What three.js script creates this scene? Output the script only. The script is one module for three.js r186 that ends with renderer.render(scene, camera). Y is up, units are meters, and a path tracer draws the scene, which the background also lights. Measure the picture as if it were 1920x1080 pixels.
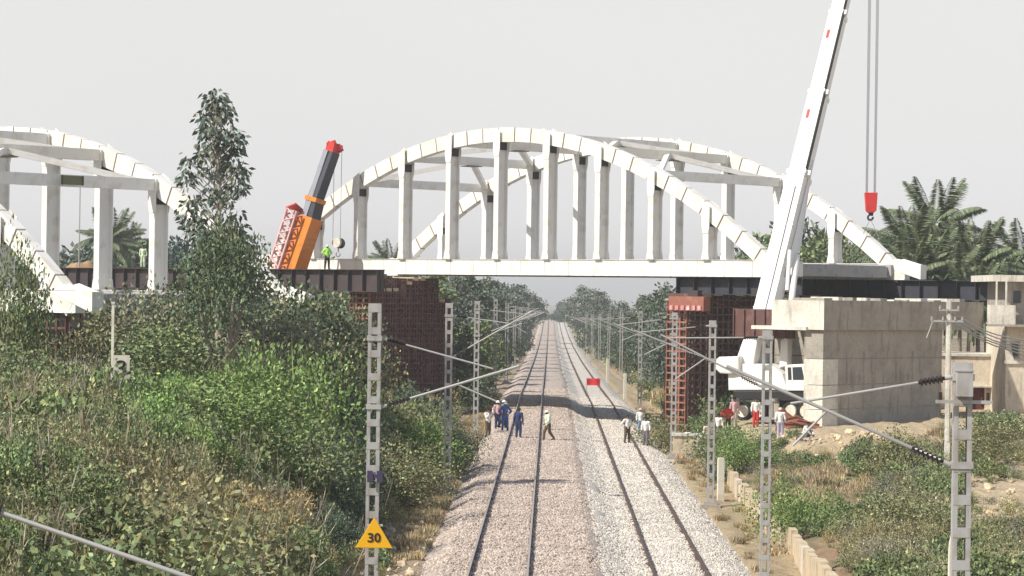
import * as THREE from 'three';
import { mergeGeometries } from 'three/addons/utils/BufferGeometryUtils.js';
import { MarchingCubes } from 'three/addons/objects/MarchingCubes.js';
import { TextGeometry } from 'three/addons/geometries/TextGeometry.js';
import { FontLoader } from 'three/addons/loaders/FontLoader.js';

// ------------------------------------------------------------------ camera, sky, sun, exposure
const scene = new THREE.Scene();
const FOCAL = 5200, EYE = 8.26;                       // long lens: focal length in pixels of a 1920 wide frame; eye above the left rails
const camera = new THREE.PerspectiveCamera(2 * Math.atan(540 / FOCAL) * 180 / Math.PI, 16 / 9, 1, 9000);
camera.position.set(0, EYE, 0);
camera.rotation.order = 'YXZ';
camera.rotation.set(8 / FOCAL, Math.atan(72 / FOCAL), 0.8 * Math.PI / 180);
camera.updateMatrixWorld(true);

const SUN_EL = 44 * Math.PI / 180, SUN_AZ = 30 * Math.PI / 180;   // from the left, a little behind the camera
const sunDir = new THREE.Vector3(-Math.cos(SUN_EL) * Math.cos(SUN_AZ), Math.sin(SUN_EL), Math.cos(SUN_EL) * Math.sin(SUN_AZ));
const sun = new THREE.DirectionalLight(new THREE.Color(1, 0.93, 0.82), 5.0);
sun.position.copy(sunDir).multiplyScalar(400).add(new THREE.Vector3(0, 0, -190));
sun.target.position.set(0, 0, -190);
sun.castShadow = true; sun.shadow.mapSize.set(4096, 4096);
Object.assign(sun.shadow.camera, { left: -160, right: 160, top: 160, bottom: -160, near: 10, far: 900 });
sun.shadow.radius = 1.5;
scene.add(sun, sun.target);

{ // hazy white sky, bluer overhead, as one equirect
  const w = 256, h = 128, d = new Float32Array(w * h * 4);
  for (let j = 0; j < h; j++) for (let i = 0; i < w; i++) {
    const el = ((j + 0.5) / h - 0.5) * Math.PI, az = ((i + 0.5) / w - 0.5) * 2 * Math.PI;
    const dir = new THREE.Vector3(Math.cos(el) * Math.cos(az), Math.sin(el), Math.cos(el) * Math.sin(az));
    const t = THREE.MathUtils.smoothstep(el, 0.1, 0.8), up = Math.max(0, Math.min(1, el / 0.12));
    let c = [0.755 - 0.005 * up, 0.745 + 0.005 * up, 0.75 - 0.015 * up].map(v => v * (1 + 0.012 * (Math.sin(az * 9 + Math.sin(el * 23) * 1.3) + 0.7 * Math.sin(az * 22 + el * 31 + 2))));
    const z = [0.12, 0.18, 0.32];
    c = c.map((v, k) => v + (z[k] - v) * t);
    const g = Math.pow(Math.max(0, dir.dot(sunDir)), 12) * 0.5;
    c = c.map((v, k) => v + g * [1, 0.95, 0.85][k]);
    if (el < -0.02) c = [0.3, 0.28, 0.24];
    d.set([...c, 1], (j * w + i) * 4);
  }
  const tex = new THREE.DataTexture(d, w, h, THREE.RGBAFormat, THREE.FloatType);
  tex.mapping = THREE.EquirectangularReflectionMapping; tex.magFilter = THREE.LinearFilter; tex.minFilter = THREE.LinearFilter;
  tex.wrapS = THREE.RepeatWrapping; tex.needsUpdate = true;
  scene.background = tex; scene.environment = tex;
}
scene.fog = new THREE.FogExp2(new THREE.Color(0.74, 0.77, 0.80), 0.00029);
const renderer = new THREE.WebGLRenderer({ antialias: true });
renderer.toneMapping = THREE.LinearToneMapping;
renderer.toneMappingExposure = 1.12;
renderer.shadowMap.enabled = true;

// ------------------------------------------------------------------ helpers
const V = (x, y, z) => new THREE.Vector3(x, y, z);
function rng(seed) { let a = seed >>> 0; return () => { a = (a + 0x6D2B79F5) >>> 0; let t = a; t = Math.imul(t ^ (t >>> 15), t | 1); t ^= t + Math.imul(t ^ (t >>> 7), t | 61); return ((t ^ (t >>> 14)) >>> 0) / 4294967296; }; }
const lerp = (a, b, t) => a + (b - a) * t, clamp = (x, a = 0, b = 1) => Math.max(a, Math.min(b, x));
const sstep = (a, b, x) => { const t = clamp((x - a) / (b - a)); return t * t * (3 - 2 * t); };
function table(pts, x) { if (x <= pts[0][0]) return pts[0][1]; for (let i = 1; i < pts.length; i++) if (x <= pts[i][0]) { const [a, b] = [pts[i - 1], pts[i]]; return lerp(a[1], b[1], (x - a[0]) / (b[0] - a[0])); } return pts[pts.length - 1][1]; }
// surveying: the point at distance D (metres along the track) that the photograph shows at pixel px, py
function P(px, py, D) { const d = V(px - 960, -(py - 540), -FOCAL).applyQuaternion(camera.quaternion); return d.multiplyScalar(-D / d.z).add(V(0, EYE, 0)); }
function hash2(x, y, s) { let h = Math.imul(x | 0, 374761393) ^ Math.imul(y | 0, 668265263) ^ Math.imul(s | 0, 974634777); h = Math.imul(h ^ (h >>> 13), 1274126177); return ((h ^ (h >>> 16)) >>> 0) / 4294967296; }
function vnoise(x, y, s = 0, per = 0) { const xi = Math.floor(x), yi = Math.floor(y), fx = x - xi, fy = y - yi, u = fx * fx * (3 - 2 * fx), v = fy * fy * (3 - 2 * fy), m = n => per ? ((n % per) + per) % per : n; return lerp(lerp(hash2(m(xi), m(yi), s), hash2(m(xi + 1), m(yi), s), u), lerp(hash2(m(xi), m(yi + 1), s), hash2(m(xi + 1), m(yi + 1), s), u), v); }
function fbm(x, y, s = 0, o = 4, per = 0) { let a = 0, w = 0.5, t = 0; for (let i = 0; i < o; i++) { a += w * vnoise(x, y, s + i, per); t += w; x *= 2; y *= 2; per *= 2; w *= 0.5; } return a / t; }
const used = {};
function numbered(n) { const k = used[n] = (used[n] ?? -1) + 1; return k ? `${n}_${String(k).padStart(3, '0')}` : n; }
function tag(o, label, category, group, kind) { Object.assign(o.userData, { label, category }); if (group) o.userData.group = group; if (kind) o.userData.kind = kind; return o; }
function thing(name, label, category, pos = [0, 0, 0], turn = 0, group) { const o = new THREE.Group(); o.name = numbered(name); o.position.set(...pos); o.rotation.y = turn; scene.add(o); return tag(o, label, category, group); }
function struct(name, geo, mat, label) { const m = mesh(name, geo, mat, scene); m.name = numbered(name); m.userData.kind = 'structure'; if (label) m.userData.label = label; return m; }
function mesh(name, geo, mat, parent) { const m = new THREE.Mesh(Array.isArray(geo) ? mergeGeometries(geo) : geo, mat); m.name = name; m.castShadow = m.receiveShadow = true; parent.add(m); return m; }
function copy(o, label, group) { const c = o.clone(); c.name = numbered(o.name.replace(/_\d{3}$/, '')); c.userData = { ...o.userData }; if (label) c.userData.label = label; if (group) c.userData.group = group; scene.add(c); return c; }

// block from a centre and three half vectors; uv in metres
function slab(c, X, Y, Z) {
  if (X.clone().cross(Y).dot(Z) < 0) Z = Z.clone().negate();
  const pos = [], nor = [], uv = [], idx = [];
  for (const [A, B, N] of [[Y, Z, X], [Z, X, Y], [X, Y, Z]]) for (const s of [1, -1]) {
    const n = N.clone().normalize().multiplyScalar(s), k = pos.length / 3, la = A.length(), lb = B.length();
    for (const [a, b] of [[-1, -1], [1, -1], [1, 1], [-1, 1]]) {
      pos.push(c.x + N.x * s + A.x * a + B.x * b, c.y + N.y * s + A.y * a + B.y * b, c.z + N.z * s + A.z * a + B.z * b);
      nor.push(n.x, n.y, n.z);
      const swap = Math.abs(A.y) > Math.abs(B.y) || (A.y === 0 && B.y === 0 && la > lb && N.y === 0);
      uv.push(swap ? b * lb + c.x + c.z : a * la + c.x + c.z, swap ? a * la + c.y : b * lb + c.y);
    }
    if (s > 0) idx.push(k, k + 1, k + 2, k, k + 2, k + 3); else idx.push(k, k + 2, k + 1, k, k + 3, k + 2);
  }
  const g = new THREE.BufferGeometry();
  g.setAttribute('position', new THREE.Float32BufferAttribute(pos, 3)); g.setAttribute('normal', new THREE.Float32BufferAttribute(nor, 3)); g.setAttribute('uv', new THREE.Float32BufferAttribute(uv, 2)); g.setIndex(idx);
  return g;
}
const box = (x0, x1, y0, y1, z0, z1) => slab(V((x0 + x1) / 2, (y0 + y1) / 2, (z0 + z1) / 2), V((x1 - x0) / 2, 0, 0), V(0, (y1 - y0) / 2, 0), V(0, 0, (z1 - z0) / 2));
function beam(a, b, w, h, up = V(0, 1, 0)) {          // w across, h along up
  const t = b.clone().sub(a), L = t.length(); t.normalize();
  let s = t.clone().cross(up); if (s.lengthSq() < 1e-6) s = t.clone().cross(V(1, 0, 0)); s.normalize();
  const u = s.clone().cross(t).normalize();
  return slab(a.clone().add(b).multiplyScalar(0.5), t.multiplyScalar(L / 2), u.multiplyScalar(h / 2), s.multiplyScalar(w / 2));
}
function tube(a, b, r, r2 = r, seg = 8) {
  const t = b.clone().sub(a), L = t.length(), g = new THREE.CylinderGeometry(r2, r, L, seg, 1);
  g.applyQuaternion(new THREE.Quaternion().setFromUnitVectors(V(0, 1, 0), t.normalize())); g.translate((a.x + b.x) / 2, (a.y + b.y) / 2, (a.z + b.z) / 2); return g;
}
function quad(a, b, c, d, th) {                       // a plate of thickness th through four corners
  const n = b.clone().sub(a).cross(d.clone().sub(a)).normalize().multiplyScalar(th / 2), g = new THREE.BufferGeometry(), p = [], q = [];
  const f = [a, b, c, d].map(v => v.clone().add(n)), k = [a, b, c, d].map(v => v.clone().sub(n));
  const tri = (x, y, z) => p.push(...x.toArray(), ...y.toArray(), ...z.toArray());
  tri(f[0], f[1], f[2]); tri(f[0], f[2], f[3]); tri(k[0], k[2], k[1]); tri(k[0], k[3], k[2]);
  for (let i = 0; i < 4; i++) { const j = (i + 1) % 4; tri(f[i], k[i], k[j]); tri(f[i], k[j], f[j]); }
  g.setAttribute('position', new THREE.Float32BufferAttribute(p, 3));
  for (let i = 0; i < p.length / 3; i++) q.push(p[i * 3] + p[i * 3 + 2], p[i * 3 + 1]);
  g.setAttribute('uv', new THREE.Float32BufferAttribute(q, 2)); g.setIndex([...Array(p.length / 3).keys()]); g.computeVertexNormals(); return g;
}

// ------------------------------------------------------------------ textures and materials
const enc = v => { v = clamp(v); return Math.round(255 * (v <= 0.0031308 ? v * 12.92 : 1.055 * Math.pow(v, 1 / 2.4) - 0.055)); };
function colTex(n, f, rep = 1) { const d = new Uint8Array(n * n * 4); for (let j = 0; j < n; j++) for (let i = 0; i < n; i++) { const c = f(i / n, j / n); d.set([enc(c[0]), enc(c[1]), enc(c[2]), 255], (j * n + i) * 4); } return finish(d, n, rep, true); }
function greyTex(n, f, rep = 1) { const d = new Uint8Array(n * n * 4); for (let j = 0; j < n; j++) for (let i = 0; i < n; i++) { const v = Math.round(255 * clamp(f(i / n, j / n))); d.set([v, v, v, 255], (j * n + i) * 4); } return finish(d, n, rep, false); }
function finish(d, n, rep, srgb) { const t = new THREE.DataTexture(d, n, n, THREE.RGBAFormat); t.wrapS = t.wrapT = THREE.RepeatWrapping; t.magFilter = THREE.LinearFilter; t.minFilter = THREE.LinearMipmapLinearFilter; t.generateMipmaps = true; t.repeat.set(rep, rep); if (srgb) t.colorSpace = THREE.SRGBColorSpace; t.needsUpdate = true; return t; }
const mixc = (a, b, t) => a.map((v, i) => lerp(v, b[i], t));
const std = o => new THREE.MeshStandardMaterial(o);
const rgb = (r, g, b) => new THREE.Color().setRGB(r, g, b);
// painted steel: base colour, stain colour, amount; one repeat = 4 m, streaks run down
const painted = (base, stain, amt, s, rough = 0.55) => std({ roughness: rough, map: colTex(256, (u, v) => { const a = fbm(u * 24, v * 5, s, 3, 0), st = sstep(0.56, 0.8, fbm(u * 8, v * 8, s + 9, 4, 8)) * 0.7 + sstep(0.6, 0.85, fbm(u * 32, v * 4, s + 20, 3, 0)) * 0.6; return mixc(base, stain, clamp(st * amt + (a - 0.5) * 0.1)); }, 0.25) });
const M = {
  white: painted([0.81, 0.80, 0.765], [0.50, 0.42, 0.31], 0.45, 3),
  cream: painted([0.80, 0.77, 0.69], [0.46, 0.36, 0.24], 0.35, 13),
  jointBrown: painted([0.24, 0.17, 0.12], [0.12, 0.07, 0.05], 0.8, 23, 0.8),
  deckGrey: painted([0.36, 0.36, 0.37], [0.2, 0.18, 0.17], 0.7, 33, 0.8),
  darkSteel: painted([0.055, 0.042, 0.045], [0.11, 0.055, 0.035], 0.8, 43, 0.6),
  navySteel: painted([0.035, 0.04, 0.058], [0.07, 0.055, 0.05], 0.7, 47, 0.55),
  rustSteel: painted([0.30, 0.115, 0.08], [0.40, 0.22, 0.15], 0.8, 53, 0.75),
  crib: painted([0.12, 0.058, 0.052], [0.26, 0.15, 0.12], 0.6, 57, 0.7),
  galv: painted([0.42, 0.42, 0.415], [0.24, 0.2, 0.17], 0.6, 63, 0.5),
  craneWhite: painted([0.84, 0.83, 0.80], [0.6, 0.58, 0.5], 0.3, 73, 0.35),
  orange: painted([0.70, 0.22, 0.02], [0.30, 0.08, 0.02], 0.6, 83, 0.4),
  red: painted([0.62, 0.035, 0.03], [0.4, 0.03, 0.02], 0.6, 85, 0.45),
  pinkRed: painted([0.62, 0.25, 0.26], [0.78, 0.7, 0.68], 0.9, 87, 0.5),
  boomLitGrey: painted([0.30, 0.32, 0.37], [0.2, 0.2, 0.22], 0.5, 88, 0.35),
  black: std({ color: rgb(0.014, 0.014, 0.016), roughness: 0.6 }),
  rubber: std({ color: rgb(0.02, 0.02, 0.02), roughness: 0.9 }),
  rope: std({ color: rgb(0.22, 0.22, 0.26), roughness: 0.6 }),
  insul: std({ color: rgb(0.03, 0.02, 0.018), roughness: 0.3 }),
  insulOrange: std({ color: rgb(0.62, 0.24, 0.1), roughness: 0.35 }),
  glass: new THREE.MeshPhysicalMaterial({ color: rgb(0.05, 0.06, 0.07), roughness: 0.08, metalness: 0 }),
  yellow: std({ color: rgb(0.86, 0.46, 0.008), roughness: 0.45 }),
  postWhite: painted([0.74, 0.71, 0.62], [0.4, 0.33, 0.24], 0.6, 93, 0.85),
  railHead: std({ color: rgb(0.42, 0.37, 0.35), roughness: 0.45, metalness: 0.3 }),
  railRust: painted([0.085, 0.055, 0.045], [0.16, 0.09, 0.06], 0.7, 97, 0.85),
};
const concrete = (base, s, lift = true) => std({ roughness: 0.92, bumpScale: 0.01, bumpMap: greyTex(256, (u, v) => fbm(u * 32, v * 32, s + 5, 3, 32), 0.33),
  map: colTex(512, (u, v) => { const a = fbm(u * 6, v * 6, s, 5, 6), b = fbm(u * 48, v * 48, s + 3, 2, 48), st = sstep(0.55, 0.8, fbm(u * 20, v * 3, s + 8, 4, 0)); return base.map(c => c * (0.72 + 0.4 * a + 0.2 * (b - 0.5)) * (1 - 0.3 * st)); }, 0.2) });
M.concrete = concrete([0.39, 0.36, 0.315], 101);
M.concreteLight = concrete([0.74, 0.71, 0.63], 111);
M.plaster = concrete([0.70, 0.62, 0.51], 121);
M.plasterGrey = concrete([0.40, 0.37, 0.33], 131);
M.stonePale = concrete([0.64, 0.53, 0.38], 141);
M.doorRed = painted([0.13, 0.035, 0.025], [0.06, 0.02, 0.02], 0.8, 151, 0.7);
M.bark = std({ roughness: 0.95, map: colTex(128, (u, v) => mixc([0.16, 0.13, 0.1], [0.34, 0.3, 0.26], fbm(u * 16, v * 4, 7, 4, 0)), 0.5) });
M.barkPale = std({ roughness: 0.9, map: colTex(128, (u, v) => mixc([0.30, 0.26, 0.21], [0.6, 0.56, 0.5], fbm(u * 8, v * 3, 17, 4, 0)), 0.5) });
const leafMat = (r, g, b) => std({ color: rgb(r, g, b), roughness: 0.75, vertexColors: true, side: THREE.DoubleSide });
const L = {
  green: leafMat(0.155, 0.20, 0.085), bright: leafMat(0.165, 0.245, 0.075), olive: leafMat(0.21, 0.215, 0.105), grey: leafMat(0.215, 0.215, 0.145), dark: leafMat(0.075, 0.105, 0.062),
  dry: leafMat(0.235, 0.225, 0.12), orange: leafMat(0.34, 0.265, 0.13), straw: leafMat(0.36, 0.29, 0.17), blue: leafMat(0.055, 0.095, 0.08), agave: leafMat(0.25, 0.33, 0.29), palm: leafMat(0.12, 0.155, 0.085), euc: leafMat(0.12, 0.15, 0.115), mid: leafMat(0.105, 0.145, 0.075), stem: leafMat(0.36, 0.31, 0.245),
};

// ------------------------------------------------------------------ the ground: track profile, cutting on the left, low ground on the right
const PROF = [[0, 0], [230, 0], [310, -0.8], [450, -2], [634, -2.9], [800, -2.9], [960, -2.4], [1050, -1.9], [1200, -4.2], [1700, -14], [9000, -14]];
const prof = D => table(PROF, D);
const CROSS = [[-400, 0.6], [-60, 0.6], [-14, 0.1], [-7, -0.55], [-5.2, -0.75], [-4.3, -0.55], [-3.7, -0.62], [-3.4, -0.8], [1.4, -0.9], [1.9, -1.75], [7.0, -1.75], [7.4, -1.42], [8.9, -1.5], [9.25, -1.5], [9.5, -0.95], [13, -0.7], [25, -0.35], [60, 0], [400, 0.4]];
function hillAt(x, D) { return 3.3 * sstep(5.2, 12.5, -x) * (1 - 0.92 * sstep(112, 165, D)); }
function ground(x, z) {
  const D = -z; let y = prof(D) + table(CROSS, x);
  y += hillAt(x, D);
  if (x > 9.4) y += (0.95 * sstep(146.5, 148.5, D + (fbm(x * 0.4, 1, 5, 2) - 0.5) * 1.6) + 0.25 * sstep(60, 140, D)) * sstep(9.4, 11.5, x) * (1 - sstep(260, 330, D));
  const rough = Math.max(sstep(4.2, 6, -x), sstep(7.2, 9, x));
  return y + rough * ((fbm(x * 0.35, z * 0.35, 2, 3) - 0.5) * 0.6 + (fbm(x * 1.7, z * 1.7, 4, 2) - 0.5) * 0.22);
}
{
  const xs = [], zs = [];
  for (let x = -34; x <= 40.001; x += (x > 8.5 && x < 10 ? 0.12 : 0.3)) xs.push(x);
  for (let k = 1; k <= 22; k++) { const e = Math.pow(k / 22, 2.6) * 2400; xs.unshift(-34 - e - k); xs.push(40 + e + k); }
  let z = -10; while (z > -260) { zs.push(z); z -= z < -140 && z > -155 ? 0.25 : 0.6; } while (z > -1300) { zs.push(z); z *= 1.02; } while (z > -6000) { zs.push(z); z *= 1.15; } zs.unshift(60, 15);
  const nx = xs.length, pos = [], col = [], uv = [], idx = [];
  const soil = [0.30, 0.205, 0.13], straw = [0.36, 0.285, 0.17], grn = [0.10, 0.125, 0.055], sand = [0.50, 0.40, 0.27], stone = [0.42, 0.36, 0.30];
  zs.forEach(zz => xs.forEach(x => {
    const y = ground(x, zz), D = -zz; pos.push(x, y, zz); uv.push(x / 3, zz / 3);
    const n = fbm(x * 0.22, zz * 0.22, 40, 4), m = fbm(x * 0.9, zz * 0.9, 50, 3);
    let c = mixc(soil, straw, sstep(0.35, 0.65, n)); c = mixc(c, grn, sstep(0.5, 0.68, m) * 0.75);
    if (x > 9.4) c = mixc(c, sand, Math.max(sstep(145, 149, D) * (1 - sstep(175, 200, D)) * 0.9, sstep(15.5, 17.5, x) * sstep(98, 104, D) * (1 - sstep(132, 140, D))));
    if (x < -3.3 && x > -6.2) c = mixc(c, mixc(stone, soil, m), 0.8);
    if (x > 6.9 && x < 9.3) c = mixc(c, mixc(straw, sand, m), 0.75);
    if (x < -10) c = mixc(c, grn, 0.5);
    const j = 0.85 + 0.3 * hash2(Math.round(x * 10), Math.round(zz * 10), 3); col.push(c[0] * j, c[1] * j, c[2] * j);
  }));
  for (let j = 0; j < zs.length - 1; j++) for (let i = 0; i < nx - 1; i++) { const a = j * nx + i, b = a + 1, c = a + nx, d = c + 1; idx.push(a, b, c, b, d, c); }
  const g = new THREE.BufferGeometry(); g.setAttribute('position', new THREE.Float32BufferAttribute(pos, 3)); g.setAttribute('color', new THREE.Float32BufferAttribute(col, 3)); g.setAttribute('uv', new THREE.Float32BufferAttribute(uv, 2)); g.setIndex(idx); g.computeVertexNormals();
  const n = g.attributes.normal; if (n.getY(1000) < 0) { for (let i = 0; i < idx.length; i += 3) { const t = idx[i + 1]; idx[i + 1] = idx[i + 2]; idx[i + 2] = t; } g.setIndex(idx); g.computeVertexNormals(); }
  struct('ground', g, std({ vertexColors: true, roughness: 1, bumpScale: 0.05, bumpMap: greyTex(512, (u, v) => fbm(u * 48, v * 48, 60, 4, 48)), map: colTex(512, (u, v) => { const a = 0.62 + 0.5 * fbm(u * 10, v * 10, 61, 5, 10) + 0.5 * (fbm(u * 90, v * 90, 66, 2, 90) - 0.5); return [a, a, a * 0.98]; }) }));
}
// two ballast beds, each a shouldered sheet with lumps
const bedL = [[-4.15, -0.72], [-3.75, -0.52], [-3.1, -0.2], [-2.3, -0.19], [-0.7, -0.19], [0.9, -0.19], [1.35, -0.23], [1.75, -0.45], [2.2, -1.1]];
const RY = -0.75;                                      // the right track lies lower
const bedR = [[1.5, -0.5], [1.75, -0.42], [2.2, -0.66], [2.75, -0.92], [3.5, -0.94], [5.2, -0.94], [5.9, -0.97], [6.6, -1.25], [7.2, -1.6]];
function bedTop(table_, x, z) { return prof(-z) + table(table_, x) + (fbm(x * 1.3, z * 1.3, 71, 3) - 0.5) * 0.1; }
function bed(name, tb, base, seed, label) {
  const pos = [], uv = [], idx = [], x0 = tb[0][0], x1 = tb[tb.length - 1][0], nx = 34, zs = [];
  let z = -12; while (z > -330) { zs.push(z); z -= 0.45; } while (z > -1500) { zs.push(z); z *= 1.012; }
  zs.forEach(zz => { for (let i = 0; i <= nx; i++) { const wob = (fbm(zz * 0.5, i < nx / 2 ? 3 : 8, seed, 3) - 0.5) * 0.5, e = Math.abs(i / nx - 0.5) > 0.36 ? 1 : 0, x = lerp(x0, x1, i / nx); pos.push(x + wob * e, bedTop(tb, x, zz), zz); uv.push(x / 2, zz / 2); } });
  for (let j = 0; j < zs.length - 1; j++) for (let i = 0; i < nx; i++) { const a = j * (nx + 1) + i, b = a + 1, c = a + nx + 1, d = c + 1; idx.push(a, b, c, b, d, c); }
  const g = new THREE.BufferGeometry(); g.setAttribute('position', new THREE.Float32BufferAttribute(pos, 3)); g.setAttribute('uv', new THREE.Float32BufferAttribute(uv, 2)); g.setIndex(idx); g.computeVertexNormals();
  const cell = (u, v, n) => { let best = 9, bi = 0; const X = u * n, Y = v * n, xi = Math.floor(X), yi = Math.floor(Y); for (let a = -1; a < 2; a++) for (let b = -1; b < 2; b++) { const cx = ((xi + a) % n + n) % n, cy = ((yi + b) % n + n) % n, dx = xi + a + hash2(cx, cy, 1) - X, dy = yi + b + hash2(cx, cy, 2) - Y, d = dx * dx + dy * dy; if (d < best) { best = d; bi = hash2(cx, cy, 3); } } return [Math.sqrt(best), bi]; };
  const tx = colTex(512, (u, v) => { const [d, t] = cell(u, v, 36), k = (0.7 + 0.55 * t) * (0.9 + 0.2 * fbm(u * 4, v * 4, seed, 3, 4)); return base.map(c => c * k); });
  struct(name, g, std({ roughness: 1, map: tx, bumpScale: 0.04, bumpMap: greyTex(512, (u, v) => 1 - cell(u, v, 36)[0]) }), label);
}
bed('ballast_bed', bedL, [0.50, 0.425, 0.37], 71, 'pinkish grey stone ballast under the left railway track');
bed('ballast_bed', bedR, [0.61, 0.57, 0.51], 81, 'paler whitish stone ballast under the lower right railway track');
function stones(name, tb, base, seed, count, label) {
  const r = rng(seed), g = new THREE.IcosahedronGeometry(1, 0); const p = g.attributes.position; for (let i = 0; i < p.count; i++) { const k = 0.75 + 0.5 * hash2(Math.round(p.getX(i) * 50), Math.round(p.getY(i) * 50 + p.getZ(i) * 90), 6); p.setXYZ(i, p.getX(i) * k, p.getY(i) * k, p.getZ(i) * k); } g.computeVertexNormals();
  const im = new THREE.InstancedMesh(g, std({ roughness: 1 }), count), m = new THREE.Matrix4(), q = new THREE.Quaternion(), e = new THREE.Euler(), c = new THREE.Color();
  for (let i = 0; i < count; i++) {
    const x = lerp(tb[0][0] - 0.1, tb[tb.length - 1][0] + 0.1, r()), z = -(76 + 175 * Math.pow(r(), 1.35)), s = 0.022 + 0.03 * r() * (1 + 0.6 * (r() > 0.95));
    e.set(r() * 6, r() * 6, r() * 6); m.compose(V(x, bedTop(tb, x, z) + s * 0.25, z), q.setFromEuler(e), V(s, s * (0.6 + 0.4 * r()), s)); im.setMatrixAt(i, m);
    const k = (0.6 + 0.75 * r()) * (0.85 + 0.3 * fbm(x, z * 0.6, seed, 3)), w = (r() - 0.5) * 0.05; im.setColorAt(i, c.setRGB((base[0] + w) * k, base[1] * k, (base[2] - w) * k));
  }
  im.name = numbered(name); im.castShadow = im.receiveShadow = true; scene.add(im); tag(im, label, 'ballast', null, 'stuff');
}
stones('ballast_stones', bedL, [0.51, 0.435, 0.38], 5, 110000, 'loose pinkish grey ballast stones on the left track bed');
stones('ballast_stones', bedR, [0.62, 0.58, 0.525], 6, 100000, 'loose whitish ballast stones on the right track bed');

// rails
function railway(name, cx, y0, label, headMat) {
  const t = thing(name, label, 'railway track', [cx, y0, 0]);
  const zs = []; let z = -12; while (z > -330) { zs.push(z); z -= 6; } while (z > -1400) { zs.push(z); z -= 18; }
  const sweep = prof2d => { const pos = [], idx = [], n = prof2d.length; zs.forEach(zz => prof2d.forEach(([x, y]) => pos.push(x, y + prof(-zz), zz))); for (let j = 0; j < zs.length - 1; j++) for (let i = 0; i < n; i++) { const a = j * n + i, b = j * n + (i + 1) % n; idx.push(a, b, a + n, b, b + n, a + n); } const uv = []; for (let i = 0; i < pos.length / 3; i++) uv.push(pos[i * 3 + 2], pos[i * 3 + 1]); const g = new THREE.BufferGeometry(); g.setAttribute('position', new THREE.Float32BufferAttribute(pos, 3)); g.setAttribute('uv', new THREE.Float32BufferAttribute(uv, 2)); g.setIndex(idx); const gg = g.toNonIndexed(); gg.computeVertexNormals(); return gg; };
  for (const s of [-1, 1]) {
    const o = s * 0.873, w = [[-0.075, -0.21], [-0.075, -0.175], [-0.014, -0.155], [-0.014, -0.045], [-0.034, -0.035], [-0.034, -0.012], [0.034, -0.012], [0.034, -0.035], [0.014, -0.045], [0.014, -0.155], [0.075, -0.175], [0.075, -0.21]];
    const r = mesh('rail', sweep(w.map(([x, y]) => [x + o, y])), M.railRust, t);
    mesh('rail_head', sweep([[-0.035, -0.0115], [-0.03, 0], [0.03, 0], [0.035, -0.0115]].map(([x, y]) => [x + o, y])), headMat, r);
  }
  return t;
}
railway('railway_track', -1.43, 0, 'left railway track of two dark rails on pinkish ballast', M.railHead);
railway('railway_track', 4.36, RY, 'right railway track of two rails on whiter lower ballast', M.railRust);

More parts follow.
